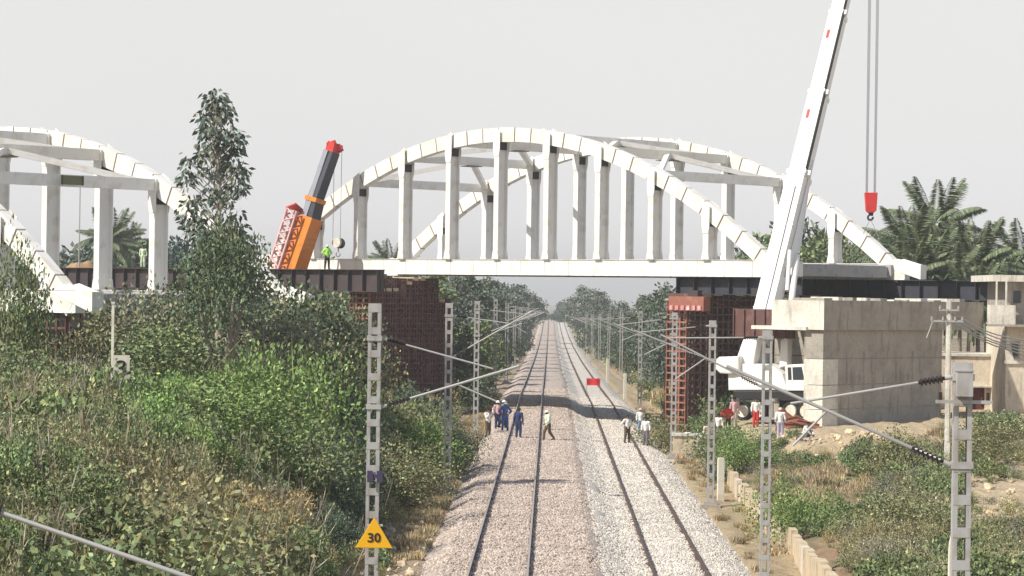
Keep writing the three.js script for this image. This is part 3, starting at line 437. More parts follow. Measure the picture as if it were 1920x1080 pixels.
{ // the orange crane behind the launching girder: only its boom rises above it
  const D0 = 204.5, foot = P(488, 690, D0 + 1), t = thing('mobile_crane', 'orange and black crane boom leaning right above the dark girder', 'crane', [foot.x, ground(foot.x, foot.z), foot.z]);
  const add = (name, g, m, parent = t) => mesh(name, geoIn(t, Array.isArray(g) ? mergeGeometries(g) : g), m, parent);
  const A = P(484, 700, D0), B = P(628, 268, D0), d = B.clone().sub(A).normalize(), face = V(-0.62, 0, 0.78), s = face.clone().addScaledVector(d, -face.dot(d)).normalize(), u = d.clone().cross(s).normalize();
  const on = (px, py) => P(px, py, D0), SG = u.x < 0 ? 1 : -1;
  const lx = y => 628 + (268 - y) * 0.3333;          // pixel line of the boom's axis
  const bs = add('boom_section', taper(on(lx(700), 700), on(583, 408), s, u, 0.75, 0.75, 0.62, 0.68), M.orange);
  const c1 = add('boom_section', taper(on(583, 412), on(592, 374), s, u, 0.5, 0.5, 0.48, 0.5), M.navySteel); void c1;
  add('boom_section', taper(on(590, 378), on(623, 285), s, u, 0.44, 0.44, 0.4, 0.42), M.navySteel);
  for (const [a, b, w] of [[[583, 412], [592, 374], 0.5], [[591, 372], [623, 285], 0.42]]) add('lit_boom_side', slab(on(...a).lerp(on(...b), 0.5).addScaledVector(s, w + 0.03).addScaledVector(u, w * 0.42 * SG), d.clone().multiplyScalar(on(...a).distanceTo(on(...b)) / 2), u.clone().multiplyScalar(w * 0.5), s.clone().multiplyScalar(0.03)), M.boomLitGrey);  // grey strips paint the sunlit side of the navy boom
  add('boom_collar', beam(on(590, 379), on(592.5, 371), 1.14, 1.14, u), M.orange, bs);
  const hd = add('boom_head', [taper(on(621, 291), on(628, 268), s, u, 0.38, 0.38, 0.42, 0.36)], M.red);
  add('sheave', [beam(on(626, 276), on(642, 279), 0.5, 0.45), beam(on(613, 272), on(630, 266), 0.4, 0.3)], M.red, hd); add('sheave_guard', beam(on(633, 272), on(641, 284), 0.4, 0.35), M.navySteel, hd);
  // folded lattice jib along the left side
  const g = [], jt = [], j0 = on(505, 560), j1 = on(558, 396), off = (p, a, b) => p.clone().addScaledVector(s, a).addScaledVector(u, b), R = 14;
  for (const [a, b] of [[-0.62, -0.5], [0.62, -0.5], [-0.62, 0.5], [0.62, 0.5]]) { g.push(tube(off(j0, a, b), off(j1, a, b), 0.09)); }
  for (let i = 0; i < R; i++) { const p = j0.clone().lerp(j1, i / R), q = j0.clone().lerp(j1, (i + 1) / R), sg = i % 2 ? 1 : -1; for (const a of [-0.62, 0.62]) jt.push(tube(off(p, a, 0.5 * sg), off(q, a, -0.5 * sg), 0.07)); for (const b of [-0.5, 0.5]) jt.push(tube(off(p, 0.62 * sg, b), off(q, -0.62 * sg, b), 0.07)); }
  const jib = add('lattice_jib', g, M.pinkRed); add('lattice_bars', jt, M.pinkRed, jib); add('jib_plate', slab(j0.clone().lerp(j1, 0.5), d.clone().multiplyScalar(j0.distanceTo(j1) / 2), s.clone().multiplyScalar(0.5), u.clone().multiplyScalar(0.03)), M.postWhite, jib);
  add('jib_end', [quad(off(j1, -0.7, -0.6), off(j1, 0.7, -0.6), off(j1, 0.7, 0.2).addScaledVector(d, 0.5), off(j1, -0.7, 0.2).addScaledVector(d, 0.1), 0.1)], M.red, jib);
  for (const px of [627, 641]) add('hoist_rope', tube(on(px, 282), on(px - 3, 448), 0.02, 0.02, 5), M.rope);
  // carrier on the ground, behind the girder
  const gy = ground(foot.x, foot.z), cx = foot.x + 2, cz = foot.z - 0.4;
  add('chassis', box(cx - 5, cx + 6, gy + 0.7, gy + 1.3, cz - 1.25, cz + 1.25), M.black);
  add('superstructure', box(cx - 4.6, cx + 1.5, gy + 1.31, gy + 3.0, cz - 1.2, cz + 1.2), M.orange);
  const cb = add('cab', box(cx + 3.6, cx + 5.9, gy + 1.31, gy + 2.9, cz - 1.2, cz + 1.2), M.orange); add('cab_window', box(cx + 4, cx + 5.6, gy + 2, gy + 2.7, cz + 1.2, cz + 1.22), M.glass, cb);
  for (const x of [-3.8, -2.3, 2, 3.6]) for (const zz of [-1.1, 1.1]) add('wheel', new THREE.CylinderGeometry(0.6, 0.6, 0.4, 18).rotateX(Math.PI / 2).translate(cx + x, gy + 0.6, cz + zz), M.rubber);
  const hp = on(632, 455), h = thing('hook_block', 'small white and dark hook block hanging from the orange crane boom', 'hook block', [hp.x, hp.y, hp.z]);
  mesh('sheave_drum', new THREE.CylinderGeometry(0.36, 0.36, 0.3, 20).rotateX(Math.PI / 2).rotateY(-0.5), M.postWhite, h);
  mesh('side_plate', new THREE.CylinderGeometry(0.38, 0.38, 0.2, 20).rotateX(Math.PI / 2).rotateY(-0.5).translate(0.22, -0.05, -0.12), M.black, h);
  mesh('hook', [new THREE.TorusGeometry(0.15, 0.05, 8, 16, 4.4).rotateZ(2.2).translate(0.08, -0.85, 0), tube(V(0.1, -0.3, 0), V(0.1, -0.72, 0), 0.05)], M.deckGrey, h);
}

// ------------------------------------------------------------------ overhead line masts with their cantilevers
function mastGeo() {}
function mast(label, x, D, yTop, side, arm, opt = {}) {   // side +1: arm reaches to the right
  const yb = ground(x, -D) - 0.05, H = yTop - yb, t = thing('overhead_line_mast', label, 'railway mast', [x, yb, -D], 0, opt.group);
  const w = 0.145, far = D > 230;
  for (const s of [-1, 1]) mesh('leg', [box(s * w - 0.018, s * w + 0.018, 0, H, -0.1, 0.1), box(s * w + (s > 0 ? -0.07 : 0.018), s * w + (s > 0 ? -0.018 : 0.07), 0, H, 0.09, 0.1), box(s * w + (s > 0 ? -0.07 : 0.018), s * w + (s > 0 ? -0.018 : 0.07), 0, H, -0.1, -0.09)], M.galv, t);
  if (!far || !opt.small) for (let y = H - 0.11, k = 0; y > 0.2; y -= 0.58, k++) { const hh = k ? 0.09 : 0.11; for (const z of [0.103, -0.103]) if (z > 0 || D < 100) mesh('batten', box(-w - 0.01, w + 0.01, y - hh, y + hh, z - 0.004, z + 0.004), M.galv, t); }
  mesh('footing', [box(-0.45, 0.45, -0.3, 0.16, -0.4, 0.4), box(-0.3, 0.3, 0.16, 0.3, -0.26, 0.26)], M.concrete, t);
  if (arm) {
    const L = (dx, y) => V(side * dx, y - yb, 0), rings = (a, b, m) => { const g = [tube(a, b, 0.035)]; for (let i = 1; i < 7; i++) { const p = a.clone().lerp(b, i / 7), q = a.clone().lerp(b, (i + 0.45) / 7); g.push(tube(p, q, 0.085, 0.06, 10)); } return mesh('insulator', g, m, t); };
    const { stayY, brY, endX, endY, stayEnd } = arm, st = L(0.2, stayY), br = L(0.2, brY), E = L(endX, endY), dir = E.clone().sub(br).normalize(), S1 = stayEnd ? L(...stayEnd) : E.clone().addScaledVector(dir, -0.25);
    const sd = S1.clone().sub(st).normalize();
    rings(br.clone().addScaledVector(dir, 0.12), br.clone().addScaledVector(dir, 0.75), opt.ins ?? M.insul); mesh('bracket_tube', [tube(br.clone().addScaledVector(dir, 0.75), E, 0.032), tube(br, br.clone().addScaledVector(dir, 0.14), 0.045)], M.galv, t);
    rings(st.clone().addScaledVector(sd, 0.1), st.clone().addScaledVector(sd, 0.6), M.insul); mesh('stay_tube', [tube(st.clone().addScaledVector(sd, 0.6), S1, D < 30 ? 0.018 : 0.024), tube(st, st.clone().addScaledVector(sd, 0.12), 0.04)], M.galv, t);
    mesh('mast_clamp', [box(-0.19, 0.19, stayY - yb - 0.06, stayY - yb + 0.06, -0.13, 0.13), box(-0.19, 0.19, brY - yb - 0.06, brY - yb + 0.06, -0.13, 0.13)], M.galv, t);
    if (arm.reg) mesh('registration_tube', tube(br.clone().lerp(E, 0.55), L(arm.reg[0], arm.reg[1]), 0.022), M.galv, t);
  }
  return t;
}
const ORD = 'first second third fourth fifth sixth seventh eighth ninth tenth eleventh twelfth thirteenth fourteenth fifteenth sixteenth'.split(' ');
const LX = -4.42, RX = 7.35;
mast('lattice mast beyond the left edge whose stay tube enters bottom left', LX - 0.3, 20, 7.9, 1, { stayY: 6.8, brY: 4.3, endX: 3.6, endY: 5.2, stayEnd: [3.3, 5.79] });
const m30 = mast('tall grey batten mast at left carrying the yellow speed sign', LX, 70, 7.93, 1, { stayY: 7.05, brY: 5.32, endX: 3.65, endY: 6.4, stayEnd: [3.0, 6.32], reg: [3.1, 5.5] });
mast('grey batten mast in front of the left steel trestle', LX, 121.5, 7.75, 1, { stayY: 7.2, brY: 5.4, endX: 3.65, endY: 7.45, stayEnd: [2.6, 6.9], reg: [3.2, 6.9] });
mast('grey mast beyond the left trestle beside the green trees', LX, 168, 7.7, 1, { stayY: 7.2, brY: 5.6, endX: 3.6, endY: 7.0, reg: [3.0, 5.8] });
[[225, 0], [285, 1], [345, 0], [410, 1], [480, 0], [560, 1]].forEach(([D], i) => mast(`small far mast left of the tracks, ${ORD[i]} beyond the bridge`, LX, D, prof(D) + 7.7, 1, { stayY: prof(D) + 7.2, brY: prof(D) + 5.6, endX: 3.5, endY: prof(D) + 7.0 }, { small: true, group: 'far masts along the left track' }));
mast('large cable fitted mast at the right edge with long sloping arm', RX, 49.4, 7.12, -1, { stayY: 6.86, brY: 5.3, endX: 4.2, endY: 7.0, stayEnd: [3.05, 6.35], reg: [3.0, 5.6] }, { ins: M.insul });
mast('grey batten mast in front of the white crane cab', RX, 93.7, 7.1, -1, { stayY: 6.85, brY: 5.2, endX: 3.6, endY: 6.9, reg: [3.1, 5.4] });
mast('grey batten mast left of the white crane counterweight', RX + 0.1, 127, 7.1, -1, { stayY: 6.85, brY: 5.3, endX: 3.6, endY: 6.6, reg: [3.1, 5.5] });
mast('grey mast in front of the rusty right trestle', RX, 163.5, 7.2, -1, { stayY: 6.85, brY: 5.3, endX: 3.6, endY: 6.5, reg: [3.1, 5.5] });
[225, 285, 345, 410, 480, 560].forEach((D, i) => mast(`small far mast right of the tracks, ${ORD[i]} beyond the bridge`, RX, D, prof(D) + 6.9, -1, { stayY: prof(D) + 6.4, brY: prof(D) + 4.9, endX: 3.5, endY: prof(D) + 6.2 }, { small: true, group: 'far masts along the right track' }));
{ // fittings of the near right mast, its cut pipe and boxes
  const D = 49.4, t = thing('junction_box', 'grey box clamped at the top of the right edge mast', 'junction box', [RX, 6.55, -D + 0.11]); mesh('case', [box(-0.14, 0.14, -0.02, 0.42, 0, 0.2)], M.galv, t); mesh('lid', box(-0.155, 0.155, 0.421, 0.45, -0.01, 0.215), M.galv, t);
  const a = thing('cross_arm', 'short steel cross arm near the top of the right edge mast', 'cross arm', [RX, 6.4, -D + 0.16]); mesh('bar', box(-0.5, 0.5, 0, 0.06, 0, 0.06), M.galv, a); mesh('pin', tube(V(-0.42, 0.06, 0.03), V(-0.42, 0.2, 0.03), 0.03), M.insul, a); mesh('pin', tube(V(0.42, 0.06, 0.03), V(0.42, 0.2, 0.03), 0.03), M.insul, a);
  const p = P(1783, 1000, D + 0.5), q = thing('bent_pipe', 'short pale bent pipe beside the foot of the right edge mast', 'pipe', [p.x, p.y - 1.4, p.z]); const c = new THREE.CatmullRomCurve3([V(0, 0, 0), V(0, 1.2, 0), V(0.04, 1.36, 0), V(0.2, 1.42, 0)]); mesh('pipe', new THREE.TubeGeometry(c, 16, 0.035, 8), M.postWhite, q);
}
// yellow speed sign
const font = await new FontLoader().loadAsync('fonts/droid/droid_sans_bold.typeface.json');
{
  const D = 69.6, a = P(702, 971, D), b = P(667, 1026, D), c = P(735, 1027, D), o = P(702, 1028, D), t = thing('speed_sign', 'yellow triangular sign reading 30 on the left mast', 'sign', [o.x, o.y, o.z]);
  const sh = new THREE.Shape([a, c, b].map(p => new THREE.Vector2(p.x - o.x, p.y - o.y)));
  mesh('plate', new THREE.ExtrudeGeometry(sh, { depth: 0.02, bevelSize: 0.012, bevelThickness: 0.008, bevelSegments: 2 }), M.yellow, t);
  const g = new TextGeometry('30', { font, size: 0.225, depth: 0.012, curveSegments: 6 }); g.computeBoundingBox(); const bb = g.boundingBox; g.translate(-(bb.min.x + bb.max.x) / 2 - 0.01, 0.16, 0.032); mesh('digits', g, M.black, t);
  mesh('bracket', [box(-0.2, 0.2, 0.3, 0.36, -0.1, -0.01), box(-0.2, 0.2, 0.55, 0.6, -0.1, -0.01)], M.galv, t);
  const e = P(703, 893, 69.8), k = thing('identification_plate', 'small dark plates banded round the left mast above the sign', 'plate', [e.x, e.y, e.z]); mesh('band', box(-0.2, 0.2, -0.05, 0.05, 0, 0.03), std({ color: rgb(0.06, 0.05, 0.12), roughness: 0.6 }), k);
  for (const x of [-0.12, 0.12]) mesh('plate', box(x - 0.07, x + 0.07, -0.15, 0.14, 0.031, 0.05), std({ color: rgb(0.05, 0.04, 0.09), roughness: 0.6 }), k);
}

// ------------------------------------------------------------------ plants
function leafBag() { const pos = [], col = [], nor = []; return {
  leaf(c, dir, up, len, wid, k, tipDroop = 0.15) {      // a folded leaf of four triangles
    const d = dir.clone().normalize(), s = d.clone().cross(up); if (s.lengthSq() < 1e-5) s.set(1, 0, 0); s.normalize(); const n = s.clone().cross(d);
    const a = c, b = c.clone().addScaledVector(d, len * 0.5).addScaledVector(s, wid / 2).addScaledVector(n, wid * 0.12), e = c.clone().addScaledVector(d, len * 0.5).addScaledVector(s, -wid / 2).addScaledVector(n, wid * 0.12), t = c.clone().addScaledVector(d, len).addScaledVector(n, -len * tipDroop), m = c.clone().addScaledVector(d, len * 0.5);
    for (const tri of [[a, b, m], [m, b, t], [a, m, e], [m, t, e]]) { const nn = tri[1].clone().sub(tri[0]).cross(tri[2].clone().sub(tri[0])).normalize(); for (const p of tri) { pos.push(p.x, p.y, p.z); nor.push(nn.x, nn.y, nn.z); col.push(k[0], k[1], k[2]); } }
  },
  tri2(c, dir, up, len, wid, k) { const d = dir.clone().normalize(), s = d.clone().cross(up); if (s.lengthSq() < 1e-5) s.set(1, 0, 0); s.normalize(); const b = c.clone().addScaledVector(d, len * 0.45).addScaledVector(s, wid / 2), e = c.clone().addScaledVector(d, len * 0.45).addScaledVector(s, -wid / 2), t = c.clone().addScaledVector(d, len); const nn = s.clone().cross(d); for (const p of [c, b, t, c, t, e]) { pos.push(p.x, p.y, p.z); nor.push(nn.x, nn.y, nn.z); col.push(k[0], k[1], k[2]); } },
  geo() { const g = new THREE.BufferGeometry(); g.setAttribute('position', new THREE.Float32BufferAttribute(pos, 3)); g.setAttribute('normal', new THREE.Float32BufferAttribute(nor, 3)); g.setAttribute('color', new THREE.Float32BufferAttribute(col, 3)); return g; } }; }
const tint = (r, spread = 0.5, warm = 0.18) => { const k = (1 - spread / 2 + spread * r()) * (r() < 0.14 ? 2.0 : 1), w = (r() - 0.5) * 2 * warm; return [k * (1 + w), k, k * (1 - w * 0.6)]; };
const rdir = r => { const z = r() * 2 - 1, a = r() * 6.2832, q = Math.sqrt(1 - z * z); return V(q * Math.cos(a), z, q * Math.sin(a)); };
function branch(g, a, b, r0, r1, seg = 5) { g.push(tube(a, b, r0, r1, seg)); }
// shrub about 1 m in radius with its foot at the origin
function bushGeo(seed, { n = 420, len = 0.13, wid = 0.07, lobes = 8, tall = 1, up = 0.3, spread = 0.55, twig = 0, tips = 0.5 }) {
  const r = rng(seed), bag = leafBag(), C = [];
  for (let i = 0; i < lobes; i++) { const a = r() * 6.28, q = 0.68 * Math.sqrt(r()); C.push([V(q * Math.cos(a), (0.35 + 0.75 * r() * (1 - q * 0.5)) * tall, q * Math.sin(a)), 0.28 + 0.25 * r()]); }
  for (let i = 0; i < n; i++) { const [c, R] = C[Math.floor(r() * lobes)], d = rdir(r), p = c.clone().addScaledVector(d, R * Math.pow(r(), tips)); p.y = Math.abs(p.y); const l = len * (0.6 + 0.8 * r()); bag.tri2(p, d.clone().multiplyScalar(0.8).add(rdir(r)).add(V(0, up, 0)), rdir(r), l, wid * (0.7 + 0.6 * r()) * l / len, tint(r, spread)); }
  for (let i = 0; i < twig; i++) { const a = r() * 6.28, lean = r() * 0.8, b = V(Math.cos(a) * lean, (0.7 + 0.6 * r()) * tall, Math.sin(a) * lean), k = tint(r, 0.6, 0.1), s = V(b.x * 0.2, 0.1, b.z * 0.2); bag.tri2(s, b, rdir(r), b.length() * 0.95, 0.013, [k[0] * 1.7, k[1] * 1.5, k[2] * 1.4]); }
  return bag.geo();
}
const grassGeo = (seed, n = 130) => { const r = rng(seed), bag = leafBag(); for (let i = 0; i < n; i++) { const a = r() * 6.28, q = 0.45 * Math.sqrt(r()), d = V((r() - 0.5) * 0.9, 1, (r() - 0.5) * 0.9); bag.tri2(V(q * Math.cos(a), 0, q * Math.sin(a)), d, rdir(r), 0.35 + 0.5 * r(), 0.035 + 0.03 * r(), tint(r, 0.6, 0.12)); } return bag.geo(); };
const G = {
  leafy: [1, 2, 3].map(s => bushGeo(s, { n: 620, len: 0.14, wid: 0.085, twig: 6 })),
  fine: [11, 12, 13].map(s => bushGeo(s, { n: 680, len: 0.10, wid: 0.045, twig: 26, tips: 0.6, spread: 0.8 })),
  twiggy: [21, 22, 23].map(s => bushGeo(s, { n: 620, len: 0.085, wid: 0.036, twig: 60, tips: 0.7, spread: 0.9, tall: 1.0 })),
  upright: [31, 32].map(s => bushGeo(s, { n: 4600, len: 0.055, wid: 0.028, up: 0.8, tall: 1.1, lobes: 18, twig: 14 })),
  dense: [41, 42].map(s => bushGeo(s, { n: 2600, len: 0.08, wid: 0.045, lobes: 14, twig: 10, tips: 0.4 })),
  big: [61, 62].map(s => bushGeo(s, { n: 5200, len: 0.05, wid: 0.028, lobes: 22, twig: 14, tips: 0.45, spread: 0.75 })),
  grass: [51, 52].map(s => grassGeo(s)),
};
const toPix = p => { const q = p.clone().sub(V(0, EYE, 0)).applyQuaternion(camera.quaternion.clone().invert()); return [960 + FOCAL * q.x / -q.z, 540 - FOCAL * q.y / -q.z]; };
function scatter(name, label, cat, list, geos, mat, seed) {
  geos.forEach((g, gi) => { const mine = list.filter((_, i) => i % geos.length === gi); if (!mine.length) return; const im = new THREE.InstancedMesh(g, mat, mine.length), m = new THREE.Matrix4(), q = new THREE.Quaternion(), r = rng(seed + gi), c = new THREE.Color(); mine.forEach(([p, s, sy], i) => { m.compose(p, q.setFromEuler(new THREE.Euler((r() - 0.5) * 0.3, r() * 6.28, (r() - 0.5) * 0.3)), V(s, s * sy, s)); im.setMatrixAt(i, m); const k = 0.75 + 0.5 * r(); im.setColorAt(i, c.setRGB(k * (0.92 + 0.16 * r()), k, k * (0.9 + 0.2 * r()))); }); im.name = numbered(name); im.castShadow = im.receiveShadow = true; scene.add(im); tag(im, label, cat, null, 'stuff'); });
}
{ // the thicket on the left bank, mixed by where each plant grows
  const r = rng(77), lists = { green: [], near: [], bright: [], olive: [], grey: [], dry: [], orange: [], blue: [], straw: [] };
  const zone = (px, py, n) => {
    const e = (cx, cy, a, b) => ((px - cx) / a) ** 2 + ((py - cy) / b) ** 2;
    if (e(490, 965, 95, 60) < 0.3 + n * 0.6) return n > 0.5 ? 'orange' : 'dry';
    if (e(640, 880, 62, 150) < 0.5 + n * 0.9) return 'blue';  // darker plants here: shade of the hollow put into leaf colour
    if (e(440, 770, 190, 90) < 0.55 + n * 0.8) return n > 0.62 ? 'green' : 'bright';
    if (e(330, 930, 300, 90) < 0.5 + n * 0.8) return n > 0.6 ? 'green' : n > 0.49 ? 'olive' : n > 0.33 ? 'dry' : 'straw';
    if (e(560, 620, 120, 60) < 0.5 + n * 0.8) return n > 0.5 ? 'blue' : 'grey';
    if (py < 720) return n > 0.56 ? 'green' : n > 0.44 ? 'grey' : 'olive';
    if (px < 200 && py < 860) return n > 0.5 ? 'green' : 'olive';
    if (px > 740 && py > 880) return n > 0.5 ? 'dry' : 'straw';
    return n > 0.52 ? 'green' : n > 0.38 ? 'olive' : 'dry';
  };
  for (let i = 0; i < 7600; i++) {
    const D = 34 + 128 * Math.pow(r(), 0.8), xm = -5.0, xl = -0.205 * D - 9, x = lerp(xm, xl, r());
    const p = V(x, ground(x, -D) - 0.08, -D), edge = sstep(5.0, 8.0, -x); if (r() > 0.4 + 0.6 * edge) continue;
    const n = fbm(x * 0.3, D * 0.22, 90, 3), s = (0.42 + 0.75 * r()) * lerp(0.5, 1, edge) * (D < 60 ? 0.8 : 1) * (1 + 0.25 * sstep(100, 140, D)), h = (0.9 + 0.7 * fbm(x * 0.25, D * 0.25, 91, 2));
    const [px, py] = toPix(p.clone().setY(p.y + s)); if (D < 99 && px > 192 && px < 258 && py > 640 && py < 722) continue; const zn = zone(px, py, n + (r() - 0.5) * 0.12); lists[zn === 'green' && D < 80 ? 'near' : zn].push([p, s, h]);
  }
  scatter('thicket', 'olive green leafy thicket covering the left bank', 'shrubs', lists.green, G.leafy, L.green, 1);
  scatter('thicket', 'small leaved green thicket low on the left bank near the bottom', 'shrubs', lists.near, G.dense, L.green, 9);
  scatter('thicket', 'bright green thicket in the middle of the left bank', 'shrubs', lists.bright, G.dense, L.bright, 2);
  scatter('thicket', 'dull olive fine leaved scrub on the left bank', 'shrubs', lists.olive, G.fine, L.olive, 3);
  scatter('thicket', 'greyish scrub on the upper left bank below the bridge', 'shrubs', lists.grey, G.fine, L.grey, 4);
  scatter('thicket', 'dry brown twiggy scrub low on the left bank', 'shrubs', lists.dry, G.twiggy, L.dry, 5);
  scatter('thicket', 'orange brown withered scrub near the bottom of the left bank', 'shrubs', lists.orange, G.twiggy, L.orange, 6);
  scatter('thicket', 'dark bluish green bushes behind the mast with the sign, shade put into their colour', 'shrubs', lists.blue, G.dense, L.dark, 7);
  scatter('dry_grass', 'pale dry grass tufts on the left bank', 'grass', lists.straw, G.grass, L.straw, 8);
}
{ // right bank, verges and the strip beyond the bridge
  const r = rng(177), A = { olive: [], grey: [], dry: [], straw: [], green: [], dark: [] };
  for (let i = 0; i < 5200; i++) {
    const D = 44 + 106 * r(), x = 10.2 + (0.185 * D - 4) * r(), p = V(x, ground(x, -D) - 0.06, -D), n = fbm(x * 0.3, D * 0.3, 92, 3) + (r() - 0.5) * 0.1;
    const [px, py] = toPix(p); if (px > 1800 && py > 872 && py < 1010) { if (r() > 0.06) continue; }
    if (px > 1490 && px < 1700 && py < 838 + 6 * n) continue;
    if (px > 1430 && px < 1660 && py < 985 && n < 0.55) { if (r() > 0.5) A.straw.push([p, 0.5 + 0.5 * r(), 0.8]); continue; }
    const s = (0.28 + 0.6 * r()) * (px > 1600 ? 1.1 : 0.85);
    (n > 0.6 ? A.green : n > 0.46 ? A.olive : n > 0.38 ? A.grey : n > 0.33 ? A.dry : A.straw).push([p, s, 0.75 + 0.5 * r()]);
  }
  for (let i = 0; i < 1500; i++) { const D = 90 + 150 * r(), x = r() > 0.5 ? lerp(7.3, 9.4, r()) : lerp(-4.2, -5.6, r()); if (x > 0 && r() > 0.13) continue; const p = V(x, ground(x, -D) - 0.03, -D); A.straw.push([p, 0.3 + 0.4 * r(), 0.8]); }
  for (let i = 0; i < 2300; i++) { const D = 148 + 560 * Math.pow(r(), 1.5), side = r() > 0.5 ? 1 : -1, x = side > 0 ? lerp(9.3, 12 + 0.05 * D, r()) : -lerp(6.2, 9 + 0.05 * D, r()); if (side > 0 && D < 178 && x > 9.5) continue; const p = V(x, ground(x, -D) - 0.08, -D), n = fbm(x * 0.2, D * 0.1, 94, 3) + (r() - 0.5) * 0.15, s = (0.5 + 0.9 * r()) * (1 + D / 700); (n > 0.58 ? A.green : n > 0.46 ? A.dark : n > 0.4 ? A.olive : A.straw).push([p, s, 0.8 + 0.4 * r()]); }
  for (let i = 0; i < 260; i++) { const D = 90 + 330 * r(), x = 1.75 + (r() - 0.5) * 0.5; if (fbm(D * 0.08, 1, 95, 2) < 0.5) continue; const p = V(x, prof(D) - 0.95, -D); A.grey.push([p, 0.16 + 0.18 * r(), 0.8]); }
  scatter('scrub', 'olive green scrub on the right bank', 'shrubs', A.olive, G.fine, L.olive, 21);
  scatter('scrub', 'grey green scrub on the right bank and between the beds', 'shrubs', A.grey, G.fine, L.grey, 22);
  scatter('scrub', 'leafy green scrub right of the tracks', 'shrubs', A.green, G.leafy, L.green, 23);
  scatter('scrub', 'brown twiggy scrub on the right bank', 'shrubs', A.dry, G.twiggy, L.dry, 24);
  scatter('scrub', 'dark green undergrowth beyond the bridge', 'shrubs', A.dark, G.leafy, L.dark, 25);
  scatter('dry_grass', 'straw coloured grass tufts along the verges', 'grass', A.straw, G.grass, L.straw, 26);
}
{ // bare and pale stems standing out of the left thicket and the right scrub
  const stemGeo = seed => { const r = rng(seed), bag = leafBag(); for (let i = 0; i < 5; i++) { const a = r() * 6.28, p = V(0.15 * Math.cos(a), 0, 0.15 * Math.sin(a)), d = V(Math.cos(a) * (0.2 + 0.5 * r()), 1, Math.sin(a) * (0.2 + 0.5 * r())), l = 0.9 + 0.8 * r(), k = tint(r, 0.5, 0.08); for (const x of [0, 1.57]) bag.tri2(p, d, V(Math.cos(x + a), 0.1, Math.sin(x + a)), l, 0.034, k); for (let j = 0; j < 4; j++) { const q = p.clone().addScaledVector(d.clone().normalize(), l * (0.35 + 0.5 * r())); bag.tri2(q, d.clone().normalize().add(rdir(r).multiplyScalar(0.8)), rdir(r), 0.3 + 0.35 * r(), 0.022, k); } } return bag.geo(); };
  const r = rng(501), A = []; for (let i = 0; i < 480; i++) { const D = 40 + 115 * r(), left = r() > 0.3, x = left ? lerp(-6, -0.2 * D - 4, r()) : lerp(10.5, 8 + 0.16 * D, r()); if (fbm(x * 0.25, D * 0.2, 96, 2) < 0.47) continue; const p = V(x, ground(x, -D) + (left ? 0.35 : 0), -D), [px, py] = toPix(p); if (!left && (py < 850 || px > 1800 && py < 980)) continue; A.push([p, (left ? 0.8 : 0.5) + 0.5 * r(), 0.9 + 0.4 * r()]); }
  scatter('bare_stems', 'pale bare stems poking out of the scrub', 'stems', A, [1, 2, 3].map(stemGeo), L.stem, 51);
}
// single shrubs that stand out
function shrub(label, px, pyTop, D, geo, mat, wide = 1, group) {
  const b = P(px, 600, D), y = ground(b.x, -D) - 0.1, h = Math.max(0.4, P(px, pyTop, D).y - y), t = thing('shrub', label, 'shrub', [b.x, y, b.z], hash2(px, D, 1) * 6, group), s = h / 1.24;
  if (s > 1.6 && G.dense.includes(geo)) geo = G.big[G.dense.indexOf(geo)];
  const f = mesh('foliage', geo, mat, t); f.scale.set(s * wide, s, s * wide);
  const g = []; for (let i = 0; i < 4; i++) branch(g, V(0, 0, 0), V(Math.cos(i * 1.6 + px) * 0.4 * s * wide, 0.75 * s, Math.sin(i * 1.6 + px) * 0.4 * s * wide), 0.035 * s, 0.012 * s, 5); mesh('stem', g, M.bark, t); return t;
}
shrub('bright green upright shrub standing out below the left girder', 562, 648, 102, G.upright[0], L.bright, 0.85);
shrub('broad bright green bush in the middle of the left bank', 420, 705, 92, G.dense[0], L.bright, 1.5);
shrub('dark green bush right of the slender tree beside the trestle', 590, 556, 128, G.dense[1], L.dark, 0.9);
shrub('dull green bush against the left side of the steel trestle', 640, 590, 136, G.dense[0], L.olive, 0.8);
shrub('leafy green small tree growing round the slender tree trunk', 415, 418, 113, G.dense[1], L.mid, 0.42);
{ const f = scene.children[scene.children.length - 1].children[0], h = f.scale.y * 1.24; f.scale.y *= 0.68; f.position.y = h * 0.32; }
shrub('olive bush hiding the far end of the nearer arch span', 535, 560, 127, G.dense[0], L.olive, 1.0);
shrub('rounded olive bush under the bearing beam of the nearer span', 245, 575, 121, G.dense[1], L.olive, 1.0);
shrub('rounded green bush left of the slender tree stem', 360, 560, 124, G.dense[0], L.green, 0.9);
shrub('grey green bush right of the slender tree stem', 505, 590, 118, G.dense[1], L.grey, 1.1);
shrub('rounded green bush at the left edge below the nearer span', 30, 640, 104, G.dense[0], L.green, 1.3);
shrub('olive bush in front of the nearer span trestle', 140, 700, 96, G.dense[1], L.olive, 1.2);
shrub('green bush below the white number board', 340, 765, 84, G.dense[0], L.green, 1.2);
shrub('olive bush at the left edge, level with the number board', 60, 760, 76, G.dense[1], L.olive, 1.4);
shrub('dull green bush in the middle of the left bank', 560, 790, 92, G.dense[0], L.green, 1.2);
shrub('green bush at the lower left above the sloping tube', 150, 870, 60, G.dense[1], L.green, 1.2);
shrub('olive bush above the sloping tube', 330, 900, 60, G.dense[0], L.olive, 1.2);
shrub('tall dark green bush rising before the right end of the nearer span', 560, 545, 131, G.dense[1], L.mid, 0.9);
shrub('tall bush left of the slender tree before the bearing beam', 310, 540, 123, G.dense[0], L.mid, 0.85);
shrub('tall grey green bush right of the slender tree before the span end', 480, 535, 125, G.dense[0], L.mid, 0.9);
shrub('dark bush below the slender tree trunk', 470, 560, 122, G.dense[1], L.dark, 1);
shrub('grey green bush left of the slender tree', 290, 545, 120, G.dense[0], L.grey, 0.9);
shrub('large green grey bush left of the white board', 330, 600, 112, G.dense[1], L.green, 1.3);
